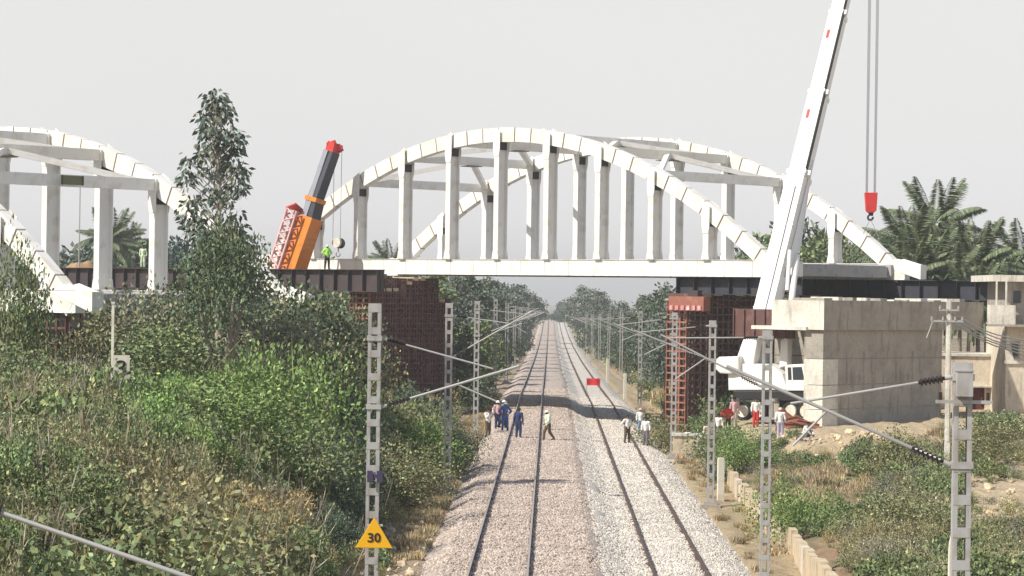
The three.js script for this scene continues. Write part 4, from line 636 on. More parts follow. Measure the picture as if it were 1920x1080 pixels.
shrub('brownish bush in front of the nearer span trestle', 100, 600, 118, G.fine[0], L.dry, 0.8);
shrub('green bush over the end of the nearer span at the left edge', 14, 455, 116, G.dense[0], L.green, 0.42);
shrub('yellow green bush beside the foot of the trestle mast', 790, 788, 128, G.dense[1], L.bright, 1.2);
shrub('olive bush left of the trestle mast', 755, 830, 112, G.dense[0], L.olive, 1.2);
shrub('dark bush beside the trestle mast near the rails', 868, 800, 134, G.dense[1], L.dark, 0.9);
shrub('bush right of the withered bushes, its green darkened for shade', 625, 860, 95, G.dense[1], L.dark, 0.9);  // this bush and the next: dark leaves stand for the shaded hollow
shrub('bush beside the mast with the sign, its green darkened for shade', 655, 815, 105, G.dense[0], L.dark, 0.9);
shrub('green leafy bush at the bottom of the left bank', 270, 985, 50, G.dense[0], L.green, 1);
shrub('bright green low bush on the right bank beyond the drain', 1495, 908, 106, G.upright[1], L.bright, 1.1);
shrub('green bush beside the pale stone block right of the tracks', 1405, 802, 140, G.dense[0], L.bright, 1);
shrub('green bush behind the agave right of the tracks', 1360, 795, 142, G.dense[1], L.green, 0.9);
shrub('dark round bush before the concrete pier', 1690, 805, 128, G.dense[1], L.olive, 1);
shrub('green bush at the right edge below the house', 1880, 765, 150, G.dense[0], L.green, 1.4);
shrub('dark green bush right of the utility pole', 1850, 790, 138, G.dense[1], L.olive, 1.3);
shrub('green bush at the bottom right corner', 1885, 1015, 80, G.dense[1], L.green, 1.2);
shrub('olive bush below the sloping mast arm', 1700, 915, 100, G.dense[0], L.olive, 1.3);
shrub('round bush right of the rails near the rusty trestle', 1232, 778, 172, G.dense[0], L.olive, 1.0);

// trees
function crownGeo(seed, { n, clumps, shape, len = 0.34, wid = 0.16, cr = 0.9, droop = 0, spread = 0.6 }) {
  const r = rng(seed), bag = leafBag();
  for (let c = 0; c < clumps; c++) { const [p, k] = shape(r, c / clumps), R = cr * k * (0.6 + 0.7 * r()); const m = Math.max(4, Math.round(n / clumps)); const dark = 0.8 + 0.4 * r(); for (let i = 0; i < m; i++) { const d = rdir(r), q = p.clone().addScaledVector(V(d.x, d.y * 0.75, d.z), R * Math.pow(r(), 0.5)); const t = tint(r, spread); bag.tri2(q, d.clone().add(rdir(r)).add(V(0, -droop, 0)), rdir(r), len * (0.6 + 0.8 * r()), wid * (0.7 + 0.6 * r()), t.map(v => v * dark)); } }
  return bag.geo();
}
function limbGeo(seed, h, r0, limbs, reach, start = 0.3) { const r = rng(seed), g = []; let p = V(0, -0.3, 0); const N = 6; for (let i = 0; i < N; i++) { const q = V((r() - 0.5) * 0.04 * h, h * (i + 1) / N, (r() - 0.5) * 0.04 * h); branch(g, p, q, r0 * (1 - i / N * 0.85), r0 * (1 - (i + 1) / N * 0.85), 7); if (i >= N * start) for (let k = 0; k < limbs; k++) { const a = r() * 6.28, l = reach * (1 - 0.5 * i / N) * (0.6 + 0.6 * r()); branch(g, p.clone().lerp(q, r()), q.clone().add(V(Math.cos(a) * l, l * (0.25 + 0.5 * r()), Math.sin(a) * l)), r0 * 0.28, r0 * 0.06, 5); } p = q; } return mergeGeometries(g); }
// unit trees 10 m tall
const ball = (cy, rx, ry, pw = 0.4) => r => { const d = rdir(r), k = Math.pow(r(), pw); return [V(d.x * rx * k, cy + d.y * ry * k, d.z * rx * k), 1]; };
const KIND = {
  broad: [1, 2, 3].map(s => ({ crown: crownGeo(s + 200, { n: 3000, clumps: 60, shape: ball(6.4, 3.4, 3.2), cr: 1.0, len: 0.42, wid: 0.24 }), trunk: limbGeo(s, 7, 0.24, 2, 2.6) })),
  tall: [1, 2].map(s => ({ crown: crownGeo(s + 220, { n: 2400, clumps: 50, shape: (r, f) => { const y = 2.8 + 7 * f, w = 1.9 * Math.sin(Math.PI * (0.2 + 0.75 * f)), a = r() * 6.28, q = w * Math.sqrt(r()); return [V(Math.cos(a) * q, y, Math.sin(a) * q), 0.9 - 0.3 * f]; }, cr: 0.85, len: 0.4, wid: 0.2, droop: 0.6 }), trunk: limbGeo(s + 5, 9, 0.2, 2, 1.5) })),
  cone: [1, 2].map(s => ({ crown: crownGeo(s + 240, { n: 2400, clumps: 64, shape: (r, f) => { const a = r() * 6.28, q = 1.55 * (1 - f) * Math.sqrt(r()) + 0.1; return [V(Math.cos(a) * q, 1.4 + 8.4 * f, Math.sin(a) * q), 0.8 - 0.5 * f]; }, cr: 0.7, len: 0.34, wid: 0.1, droop: 0.2 }), trunk: limbGeo(s + 9, 9.4, 0.16, 1, 0.9) })),
  low: [1, 2].map(s => ({ crown: crownGeo(s + 260, { n: 3200, clumps: 60, shape: ball(5.0, 4.6, 4.2, 0.5), cr: 1.2, len: 0.5, wid: 0.3 }), trunk: limbGeo(s + 13, 6, 0.26, 3, 3) })),
};
const treeProto = {};
function tree(kind, vi, mat, label, px, pyTop, D, wide = 1, group) {
  const b = P(px, 600, D), y = ground(b.x, -D), h = Math.max(2, P(px, pyTop, D).y - y), key = kind + vi + mat.uuid;
  let t = treeProto[key];
  if (!t) { t = treeProto[key] = thing('tree', label, 'tree', [0, 0, 0], 0, group); mesh('crown', KIND[kind][vi].crown, mat, t); mesh('trunk', KIND[kind][vi].trunk, kind === 'tall' ? M.barkPale : M.bark, t); } else { t = copy(t, label); delete t.userData.group; if (group) t.userData.group = group; }
  t.position.set(b.x, y, b.z); t.rotation.y = hash2(px, D, 4) * 6.28; const s = h / 10; t.scale.set(s * wide, s, s * wide); return t;
}
{
  const gl = 'trees lining the left track beyond the bridge', gr = 'trees lining the right track beyond the bridge', gf = 'hazy trees at the far end of the tracks';
  const kinds = ['tall', 'broad', 'cone', 'low'], mats = [L.euc, L.green, L.dark, L.blue];
  [[815, 506, 262, 'tall', 0, 1], [838, 512, 282, 'broad', 0, 0], [862, 518, 300, 'tall', 1, 0], [880, 512, 330, 'tall', 0, 2], [898, 523, 350, 'broad', 1, 0], [915, 520, 380, 'tall', 1, 0], [928, 523, 410, 'cone', 0, 2], [938, 530, 440, 'tall', 0, 0], [955, 545, 480, 'broad', 2, 0], [962, 536, 530, 'tall', 1, 0], [978, 533, 590, 'tall', 0, 0], [990, 546, 660, 'broad', 0, 2], [1000, 556, 740, 'tall', 1, 0]].forEach(([x, y, D, k, v, m], i) => tree(k, v, mats[m], `${ORD[i]} tree from the bridge in the leafy row left of the tracks`, x, y, D, k === 'tall' ? 1.25 : 1, gl));
  [[872, 585, 235, 'low', 0, 1], [852, 600, 215, 'low', 1, 0], [895, 600, 262, 'low', 1, 1], [915, 610, 300, 'low', 0, 2], [940, 612, 350, 'low', 1, 2], [958, 612, 410, 'low', 0, 2], [900, 690, 200, 'low', 0, 2], [972, 605, 480, 'low', 1, 0]].forEach(([x, y, D, k, v, m], i) => tree(k, v, mats[m], `low bushy tree left of the tracks, ${ORD[i]} of its row beyond the bridge`, x, y, D, 1, gl));
  [[1328, 498, 262, 'broad', 1, 0], [1300, 522, 285, 'tall', 0, 0], [1268, 528, 310, 'broad', 0, 0], [1248, 540, 330, 'tall', 1, 2], [1232, 556, 360, 'broad', 2, 2], [1215, 553, 390, 'tall', 0, 0], [1200, 556, 420, 'cone', 0, 2], [1188, 567, 460, 'broad', 1, 0], [1168, 566, 500, 'tall', 1, 0], [1150, 563, 540, 'broad', 0, 0], [1128, 546, 600, 'tall', 0, 0], [1108, 540, 640, 'broad', 2, 0], [1092, 537, 690, 'tall', 1, 0], [1082, 552, 760, 'broad', 1, 2]].forEach(([x, y, D, k, v, m], i) => tree(k, v, mats[m], `${ORD[i]} tree from the bridge in the leafy row right of the tracks`, x, y, D, k === 'tall' ? 1.35 : 1.05, gr));
  [[1248, 620, 250, 'low', 0, 0], [1222, 610, 290, 'low', 1, 0], [1200, 612, 330, 'low', 0, 2], [1176, 606, 380, 'low', 1, 0], [1150, 600, 440, 'low', 0, 2], [1128, 596, 500, 'low', 1, 0], [1110, 592, 570, 'low', 0, 2]].forEach(([x, y, D, k, v, m], i) => tree(k, v, mats[m], `low bushy tree right of the tracks, ${ORD[i]} of its row beyond the bridge`, x, y, D, 1, gr));
  for (let i = 0; i < 16; i++) { const x = 985 + i * 8.2, D = 1010 + 170 * hash2(i, 1, 9); tree(['broad', 'low', 'tall'][i % 3], i % 2, L.blue, `hazy blue tree where the tracks vanish, ${ORD[i]} from the left`, x, 566 + 14 * hash2(i, 3, 9) + (x > 1010 && x < 1060 ? 8 : 0) - (Math.abs(x - 1050) < 5 ? 16 : 0), D, 1.25, gf); }
  // behind the bridge ends
  const gb = 'trees behind the arch bridge';
  [[1425, 415, 300], [1460, 420, 285], [1500, 408, 280], [1535, 412, 295], [1560, 430, 270], [1590, 450, 285], [1400, 452, 320], [1345, 480, 330], [1620, 470, 265]].forEach(([x, y, D], i) => tree(i % 3 ? 'broad' : 'low', i % 2, mats[i % 3], `dark leafy tree behind the right half of the arch, ${['fifth', 'fourth', 'tallest', 'third', 'second', 'last', 'leftmost', 'first low', 'rightmost'][i]} of its row`, x, y, D, 0.9, gb));
  [[112, 438, 330], [150, 452, 350], [190, 440, 320], [262, 432, 330], [290, 440, 340], [325, 430, 320], [230, 455, 345], [355, 455, 330], [60, 470, 320], [0, 460, 330], [680, 472, 380], [580, 470, 330], [700, 470, 400], [790, 478, 420]].forEach(([x, y, D], i) => tree(i % 2 ? 'broad' : 'low', i % 2, mats[(i + 2) % 4], `hazy green tree behind the left bridge span, ${ORD[i]} of the row`, x, y, D, 0.95, gb));
}
{ // slender tree in front of the spans
  const D = 116, b = P(408, 640, D), y = ground(b.x, -D), t = thing('slender_tree', 'tall slender tree with open drooping foliage before the left span', 'tree', [b.x, y, b.z]), H = P(405, 172, D).y - y;
  const rel = (px, py, dz = 0) => P(px, py, D).sub(V(b.x, y, b.z)).add(V(0, 0, dz)), r = rng(31), g = [], bag = leafBag();
  const line = [[408, 760], [408, 640], [410, 560], [408, 470], [412, 380], [408, 290], [405, 215], [404, 178]].map(([a, c]) => rel(a, c)), rr = [0.14, 0.125, 0.11, 0.1, 0.085, 0.06, 0.04, 0.015];
  for (let i = 0; i < 7; i++) branch(g, line[i], line[i + 1], rr[i], rr[i + 1], 7);
  const l2 = [[414, 700], [416, 600], [424, 520], [428, 440], [436, 380]].map(([a, c]) => rel(a, c, 0.4)); for (let i = 0; i < 4; i++) branch(g, l2[i], l2[i + 1], 0.08 - i * 0.015, 0.065 - i * 0.015, 6);
  // outline of the crown: height in the picture, left and right edge
  const out = [[175, 396, 414], [200, 380, 428], [225, 362, 436], [240, 366, 452], [265, 372, 462], [285, 368, 448], [300, 350, 460], [330, 338, 478], [345, 340, 476], [370, 330, 452], [400, 328, 455], [425, 352, 450], [450, 392, 462], [500, 372, 478], [550, 350, 492], [590, 372, 480]];
  const tbl = k => out.map(o => [o[0], o[k]]);
  for (let i = 0; i < 175; i++) {
    const py = 172 + 400 * Math.pow(r(), 0.86), l = table(tbl(1), py), q = table(tbl(2), py), px = lerp(l, q, 0.5 + 0.5 * (r() * 2 - 1)), half = (q - l) / 90, c = rel(px, py, (r() - 0.5) * 2 * Math.min(1.6, half)), low = py > 425;
    const tr = table(line.map(p => [p.y, p.x]).sort((a, b2) => a[0] - b2[0]), c.y + 0.4); branch(g, V(tr, Math.max(0.5, c.y - 0.45 - Math.abs(c.x - tr) * 0.5), 0), c, 0.03, 0.008, 4);
    const m = low ? 34 : 13, R = low ? 0.55 : 0.42; for (let k = 0; k < m; k++) { const d = rdir(r); bag.tri2(c.clone().addScaledVector(d, R * Math.pow(r(), 0.6)), V(d.x * 0.7, -0.55 + (r() - 0.5), d.z * 0.7), rdir(r), 0.26 + 0.14 * r(), 0.13 + 0.05 * r(), tint(r, 0.7)); }
  }
  mesh('trunk', g, M.barkPale, t); mesh('crown', bag.geo(), L.euc, t); void H;
}
{ // coconut palms: trunk and separate fronds
  const frondGeo = (seed, droop) => { const r = rng(seed), bag = leafBag(), n = 34, pt = f => V(f * 4.2, 1.5 * f - droop * 3.6 * f * f, 0); for (let i = 1; i <= n; i++) { const f = 0.1 + 0.9 * i / n, p = pt(f), q = pt(f + 0.02), ax = q.sub(p).normalize(); for (const s of [-1, 1]) { const l = 1.0 * Math.sin(Math.PI * (0.14 + 0.8 * f)) + 0.18; bag.leaf(p, ax.clone().multiplyScalar(0.8).add(V(0, -0.75 - 0.3 * r(), s * (0.9 + 0.2 * r()))), V(0, 1, 0), l * (0.85 + 0.3 * r()), 0.15, tint(r, 0.5), 0.1); } bag.tri2(pt(f - 1 / n), ax, V(0, 0, 1), 0.16, 0.07, [1.2, 1.1, 0.7]); } return bag.geo(); };
  const fg = [0.25, 0.42, 0.62, 0.85].map((d, i) => frondGeo(300 + i, d)), trunk = (() => { const g = []; let p = V(0, -0.5, 0); for (let i = 0; i < 10; i++) { const q = V(0.03 * i * i * 0.12, (i + 1) * 0.9 - 0.1, 0); branch(g, p, q, 0.2 - i * 0.006, 0.185 - i * 0.006, 8); p = q; } return mergeGeometries(g); })();
  let proto = null;
  const palm = (label, px, pyTop, D, s, mat, turn) => {
    const b = P(px, 600, D), y = ground(b.x, -D), ct = P(px, pyTop, D).y - 3.0 * s - y; let t;
    if (!proto) { proto = t = thing('coconut_palm', label, 'palm tree', [0, 0, 0], 0, 'coconut palms behind the bridge'); mesh('trunk', trunk, M.bark, t); for (let i = 0; i < 34; i++) { const k = i < 8 ? 0 : i < 17 ? 1 : i < 26 ? 2 : 3, f = mesh('frond', fg[k], mat, t); f.rotation.set(0, i * 2.4, (k === 0 ? 0.75 : k === 1 ? 0.25 : k === 2 ? -0.1 : -0.55) + 0.2 * hash2(i, 1, 2), 'YXZ'); f.position.set(0.3, 8.9, 0); } }
    else t = copy(proto, label);
    t.position.set(b.x, y, b.z); t.rotation.y = turn; t.scale.set(s, s, s); t.children.forEach(c => { if (c.name === 'trunk') { const q = (ct / s) / 8.9; c.scale.set(1, Math.max(0.2, q), 1); } else c.position.y = ct / s; });
    return t;
  };
  palm('tall coconut palm right of the hook block, highest of its group', 1745, 352, 225, 1.05, L.palm, 0.4);
  palm('coconut palm behind the far arch end, leaning fronds left', 1705, 400, 218, 0.95, L.palm, 1.9);
  palm('coconut palm between the tall palm and the house', 1835, 425, 215, 1.0, L.palm, 3.1);
  palm('low coconut palm above the concrete pier cap', 1778, 470, 208, 0.95, L.palm, 4.0);
  palm('drooping coconut palm behind the right girder end', 1735, 440, 212, 0.9, L.palm, 5.2);
  palm('coconut palm cut by the right edge above the house', 1915, 428, 222, 0.95, L.palm, 0.9);
  palm('small palm between the palms and the house roof', 1850, 500, 205, 0.75, L.palm, 2.5);
  palm('palm leaning over the right end of the far arch', 1700, 455, 206, 0.85, L.palm, 0.9);
  palm('palm with dense fronds behind the pier cap', 1800, 440, 230, 1.0, L.palm, 1.5);
  palm('low palm right of the pier cap beside the house', 1815, 505, 203, 0.85, L.palm, 5.6);
  palm('distant palm seen through the nearer span', 200, 402, 315, 1.0, L.palm, 0.2);
  palm('distant palm seen right of the hangers of the nearer span', 232, 425, 330, 0.8, L.palm, 2.2);
  palm('small distant palm below the left half of the arch', 730, 458, 360, 0.9, L.palm, 1.2);
}
{ // agave by the track
  const b = P(1352, 845, 141), t = thing('agave', 'blue grey agave with thick pointed leaves right of the tracks', 'plant', [b.x, ground(b.x, b.z), b.z]), r = rng(8);
  const leaf = (() => { const bag = leafBag(); for (let k = 0; k < 5; k++) { } bag.leaf(V(0, 0, 0), V(0, 1, 0.12), V(0, 0, 1), 1.5, 0.26, [1, 1, 1], 0.12); bag.leaf(V(0, 0, -0.03), V(0, 1, 0.12), V(0, 0, 1), 1.48, 0.24, [0.7, 0.75, 0.75], 0.12); return bag.geo(); })();
  for (let i = 0; i < 26; i++) { const f = mesh('leaf', leaf, L.agave, t); f.rotation.set(0.12 + 1.0 * Math.pow(i / 26, 0.8), i * 2.4, 0, 'YXZ'); f.position.set((r() - 0.5) * 0.5, 0, (r() - 0.5) * 0.3); f.scale.setScalar(0.75 + 0.45 * r()); }
}

// ------------------------------------------------------------------ houses, poles and small things beside the line
{
  const D = 182, a = P(1772, 800, D), t = thing('house', 'small beige plastered house with dark red door behind the utility pole', 'house', [a.x, ground(a.x, -D), a.z]);
  const X = px => P(px, 700, D).x - a.x, Y = py => P(1820, py, D).y - t.position.y, dep = 6;
  const dx0 = X(1819), dx1 = X(1847), dt = Y(727), top = Y(668);
  mesh('wall', [box(-1, dx0, -0.5, top, -dep, 0), box(dx1, X(1876), -0.5, top, -dep, 0), box(dx0 + 0.001, dx1 - 0.001, dt, top - 0.002, -dep + 0.01, -0.01)], M.plaster, t);
  const dr = mesh('door', box(dx0, dx1, -0.1, dt - 0.01, -0.35, -0.28), M.doorRed, t); mesh('handle', box(dx1 - 0.2, dx1 - 0.14, dt * 0.45, dt * 0.55, -0.279, -0.2), M.galv, dr);
  mesh('parapet', box(-1.1, X(1879), top, top + 0.18, -dep - 0.1, 0.12), M.concreteLight, t);
  mesh('door_hood', box(dx0 - 0.3, dx1 + 0.3, dt + 0.05, dt + 0.15, 0.002, 0.6), M.concreteLight, t);
  for (const px of [1863, 1874]) mesh('column', box(X(px) - 0.09, X(px) + 0.09, -0.5, top + 0.32, 0.1, 0.3), M.concreteLight, t);
  mesh('step', box(-0.9, X(1826), -0.5, Y(788), 0.02, 1.2), M.concreteLight, t);
  const w = mesh('window', box(X(1786), X(1803), Y(718), Y(690), 0.002, 0.05), M.doorRed, t); mesh('sill', box(X(1785), X(1804), Y(720), Y(718), 0.002, 0.14), M.concreteLight, w);
}
{
  const D = 176, a = P(1884, 800, D), t = thing('house', 'taller grey house with white roof slab cut by the right edge', 'house', [a.x, ground(a.x, -D), a.z]);
  const X = px => P(px, 650, D).x - a.x, Y = py => P(1890, py, D).y - t.position.y, dep = 8;
  mesh('wall', box(0.003, 7, -0.5, Y(606), -dep, 0), M.plaster, t);
  mesh('upper_wall', box(X(1887), 7, Y(606) + 0.002, Y(528), -dep, -0.3), M.plasterGrey, t);
  mesh('roof', [box(X(1856), 7.6, Y(528) + 0.003, Y(516), -dep - 0.3, 0.9)], M.concreteLight, t);
  mesh('balcony', [box(X(1850), X(1897), Y(608), Y(572), 0.01, 1.3)], M.concreteLight, t);
  mesh('balcony_slab', box(X(1848), 6.8, Y(612), Y(608) - 0.004, -0.5, 1.36), M.plasterGrey, t);
  mesh('lintel', box(-0.1, 7, Y(682), Y(676), 0.003, 0.12), M.concreteLight, t);
  mesh('buttress', quad(V(0.02, Y(676), 0.06), V(0.5, Y(676), 0.06), V(0.1, Y(622), 0.06), V(0.02, Y(622), 0.06), 0.1), M.concreteLight, t);
  const w = mesh('window', box(X(1893), X(1912), Y(672), Y(640), 0.003, 0.06), M.plasterGrey, t); mesh('pane', box(X(1896), X(1909), Y(668), Y(645), 0.061, 0.07), M.glass, w);
  mesh('upper_window', box(X(1900), X(1914), Y(568), Y(545), -0.298, -0.25), M.glass, t);
  for (const px of [1862, 1880]) mesh('post', box(X(px) - 0.05, X(px) + 0.05, Y(572) + 0.003, Y(528) - 0.001, 1.05, 1.15), M.concreteLight, t);
}
{ // utility pole with its arms and the bundle of wires to the right
  const D = 137, b = P(1775, 892, D), t = thing('utility_pole', 'pale concrete utility pole with wires in front of the pier', 'utility pole', [b.x, ground(b.x, b.z) - 0.2, b.z]), h = P(1768, 562, D).y - t.position.y;
  mesh('pole', [box(-0.12, 0.12, 0, h, -0.1, 0.1), box(-0.06, 0.06, h * 0.2, h, 0.1, 0.13)], M.concreteLight, t);
  const arm = mesh('cross_arm', [box(-0.9, 0.7, h - 1.1, h - 1.0, 0.131, 0.2), box(-0.5, 0.5, h - 0.55, h - 0.46, 0.131, 0.2)], M.galv, t);
  for (const [x, y] of [[-0.85, -1], [-0.3, -1], [0.3, -1], [0.65, -1], [-0.45, -0.46], [0.45, -0.46]]) mesh('insulator', new THREE.CylinderGeometry(0.05, 0.07, 0.18, 10).translate(x, h + y + 0.09, 0.165), M.plasterGrey, arm);
  for (let i = 0; i < 9; i++) mesh('pole_step', box(-0.22, -0.121, 1.2 + i * 0.62, 1.24 + i * 0.62, -0.03, 0.03), M.galv, t);
  mesh('strut_wire', tube(V(-0.8, h - 1.05, 0.165), V(-1.1, h - 1.9, 0.165), 0.03), M.galv, t);
  [[1765, 590, 1925, 662], [1780, 586, 1925, 650], [1786, 588, 1925, 640], [1793, 600, 1925, 655], [1772, 596, 1925, 668]].forEach(([x0, y0, x1, y1], i) => { const w5 = ['fourth', 'topmost', 'second', 'third', 'lowest'][i], p = P(x0, y0, D - 0.2), q = P(x1, y1, D + 6), m = p.clone().lerp(q, 0.5); m.y -= 0.25; const w = thing('power_line', `${w5} of five thin power lines sagging right from the utility pole`, 'power line', [p.x, p.y, p.z], 0, 'power lines from the utility pole'); const e = q.clone().addScaledVector(q.clone().sub(p), 1.0), c = new THREE.CatmullRomCurve3([p, m, q, e].map(v => v.clone().sub(p))); mesh('wire', new THREE.TubeGeometry(c, 20, 0.035, 5), M.galv, w); });
}
{ // low drain wall along the right verge, pale slabs with a cap
  const t = thing('drain_wall', 'low pale stone drain wall along the right verge', 'wall', [9.25, 0, -90]), r = rng(5);
  for (let z = 52, i = 0; z < 150; z += 1.25, i++) { const lean = (r() - 0.5) * 0.08, y0 = ground(9.1, -z) - 0.25, y1 = ground(9.6, -z) + 0.3 + 0.07 * r(); mesh('stone', box(-0.16 + lean, 0.1 + lean, y0, Math.max(y0 + 0.5, y1), 90 - z - 1.235, 90 - z), r() > 0.12 ? M.stonePale : M.plaster, t); }
}
// pale slab culvert with its rounded end, stepping stone blocks
{
  const p = P(1262, 840, 150), t = thing('culvert_head', 'pale stone culvert head wall right of the tracks below the trestle', 'culvert', [p.x, p.y - 0.3, p.z]);
  mesh('wall', box(0, 1.75, 0, 0.95, -0.5, 0), M.stonePale, t); mesh('coping', box(-0.06, 1.62, 0.951, 1.1, -0.6, 0.08), M.concreteLight, t); mesh('end_drum', new THREE.CylinderGeometry(0.42, 0.42, 0.5, 20, 1).rotateX(Math.PI / 2).translate(1.62, 0.62, -0.2), M.concreteLight, t); mesh('pipe_hole', new THREE.CylinderGeometry(0.16, 0.16, 0.06, 16).rotateX(Math.PI / 2).translate(1.62, 0.72, 0.06), M.doorRed, t);
  const q = P(1232, 806, 160), k = thing('stone_block', 'low pale stone block left of the culvert head wall', 'stone block', [q.x, ground(q.x, q.z), q.z]); mesh('block', box(-0.5, 0.9, -0.1, 0.35, -0.5, 0), M.stonePale, k); mesh('slab', box(-0.6, 1.0, 0.352, 0.46, -0.55, 0.05), M.concreteLight, k);
}
function post(label, px, pyBase, pyTop, D, w, group) { const b = P(px, pyBase, D), h = b.y < ground(b.x, b.z) ? 0 : 0, y = ground(b.x, b.z) - 0.1, top = P(px, pyTop, D).y, t = thing('marker_post', label, 'marker post', [b.x, y, b.z], 0.2, group); void h; mesh('shaft', box(-w, w, 0, top - y - 0.06, -w * 0.7, w * 0.7), M.postWhite, t); mesh('cap', box(-w * 0.85, w * 0.85, top - y - 0.06, top - y, -w * 0.6, w * 0.6), M.postWhite, t); return t; }
post('white painted marker post on the right verge before the drain wall', 1351, 920, 858, 132, 0.15);
post('tiny far white marker post right of the tracks, farthest of four', 1117, 645, 628, 560, 0.16, 'far white marker posts');
post('tiny far white marker post right of the tracks, third nearest of four', 1139, 690, 672, 330, 0.14, 'far white marker posts');
post('tiny far white marker post right of the tracks, nearest of four', 1172, 718, 700, 262, 0.13, 'far white marker posts');
post('tiny far white marker post right of the tracks, second nearest of four', 1213, 700, 676, 300, 0.12, 'far white marker posts');
post('tiny far white marker post left of the tracks', 981, 645, 628, 480, 0.14, 'far white marker posts');
{ // white board with a numeral, hidden to the knees in the bushes, and the thin post beside it
  const D = 97, p = P(226, 712, D), t = thing('number_board', 'white board with a black 3 among the left bushes', 'sign', [p.x, p.y, p.z], 0.12), g = new TextGeometry('3', { font, size: 0.52, depth: 0.015, curveSegments: 6 }); g.translate(-0.18, 0.16, 0.035);
  mesh('board', box(-0.27, 0.31, 0, 0.86, 0, 0.03), M.postWhite, t); mesh('numeral', g, M.black, t); mesh('leg', [box(-0.2, -0.15, -2.4, 0, -0.04, -0.001), box(0.2, 0.25, -2.4, 0, -0.04, -0.001)], M.galv, t);
  const q = P(210, 730, D + 1), s = thing('thin_post', 'thin weathered post rising beside the white number board', 'post', [q.x, ground(q.x, q.z), q.z], 0), h = P(214, 570, D + 1).y - s.position.y; mesh('pole', box(-0.045, 0.045, 0, h, -0.045, 0.045), M.postWhite, s); mesh('cap', box(-0.06, 0.06, h, h + 0.08, -0.06, 0.06), M.postWhite, s);
  const c = P(148, 500, 250), z = thing('thin_post', 'tall thin pole seen through the nearer span', 'pole', [c.x, ground(c.x, c.z), c.z]), hh = P(148, 345, 250).y - z.position.y; mesh('pole', tube(V(0, 0, 0), V(0, hh, 0), 0.07, 0.05), M.galv, z); mesh('bracket', box(-0.3, 0.3, hh - 0.3, hh - 0.2, -0.05, 0.05), M.galv, z);
}
{ // dark board on a bracing strut of the nearer span
  const p = P(135, 338, 144.6), t = thing('hanging_board', 'dark greenish board fixed to a bracing strut of the nearer span', 'board', [p.x, p.y, p.z], -BA + Math.PI / 2); mesh('panel', box(-0.75, 0.75, -0.24, 0.24, 0, 0.04), std({ color: rgb(0.16, 0.17, 0.09), roughness: 0.9 }), t); mesh('batten', [box(-0.7, -0.62, -0.26, 0.26, 0.041, 0.06), box(0.62, 0.7, -0.26, 0.26, 0.041, 0.06)], M.darkSteel, t);
}
{ // red banner across the right track
  const D = 268, p = P(1100, 724, D); p.y = prof(D) + RY - 0.15; const t = thing('red_banner_flag', 'red banner flag stretched between sticks on the right track', 'flag', [p.x, p.y, p.z]); const w = P(1125, 724, D).x - p.x, h = P(1112, 709, D).y - p.y;
  const g = new THREE.PlaneGeometry(w, 0.68, 14, 6); const a = g.attributes.position; for (let i = 0; i < a.count; i++) a.setZ(i, 0.05 * Math.sin(a.getX(i) * 6) + 0.02 * Math.sin(a.getY(i) * 9)); g.translate(w / 2, h - 0.36, 0); g.computeVertexNormals(); mesh('cloth', g, std({ color: rgb(0.62, 0.02, 0.035), roughness: 0.8, side: THREE.DoubleSide }), t);
  for (const x of [0, w]) mesh('stick', tube(V(x, -0.1, 0), V(x, h + 0.05, 0), 0.022), M.bark, t);
}
// rusty beams heaped beside the crane, one by one
{
  const r = rng(3); const spots = [[1474, 776, 1506, 802], [1482, 806, 1532, 794], [1490, 782, 1520, 806], [1470, 803, 1520, 806], [1486, 788, 1536, 804], [1466, 790, 1496, 784]];
  spots.forEach(([x0, y0, x1, y1], i) => { const a = P(x0, y0, 163.5 - i * 0.25), b = P(x1, y1, 163.2 - i * 0.25), g0 = ground(a.x, a.z); a.y = Math.max(a.y, g0 + 0.1); b.y = Math.max(b.y, g0 + 0.1); const t = thing('steel_beam', 'rusty red steel beams heaped in front of the white crane', 'steel beam', a.toArray(), 0, 'rusty beams by the crane'), o = V(0, 0, 0), e = b.clone().sub(a); mesh('web', beam(o, e, 0.04, 0.26), M.rustSteel, t); const n = V(0, 0.13, 0); mesh('flange', [beam(n, e.clone().add(n), 0.22, 0.03), beam(n.clone().negate(), e.clone().sub(n), 0.22, 0.03)], M.rustSteel, t); void r; });
  const c = P(1595, 850, 146.5), t = thing('white_sack', 'white sack lying on the edge of the sandy terrace', 'sack', [c.x, c.y, c.z], 0.4); const g = new THREE.SphereGeometry(0.5, 20, 14); g.scale(0.55, 1.0, 0.42); const a = g.attributes.position; for (let i = 0; i < a.count; i++) { const k = 1 + 0.12 * (fbm(a.getX(i) * 4, a.getY(i) * 4 + a.getZ(i) * 3, 8, 2) - 0.5); a.setXYZ(i, a.getX(i) * k, a.getY(i) * k, a.getZ(i) * k); } g.rotateZ(-0.5); g.computeVertexNormals(); mesh('bag', g, M.postWhite, t); mesh('tie', tube(V(0.2, 0.4, 0), V(0.28, 0.55, 0), 0.06, 0.1), M.postWhite, t);
}
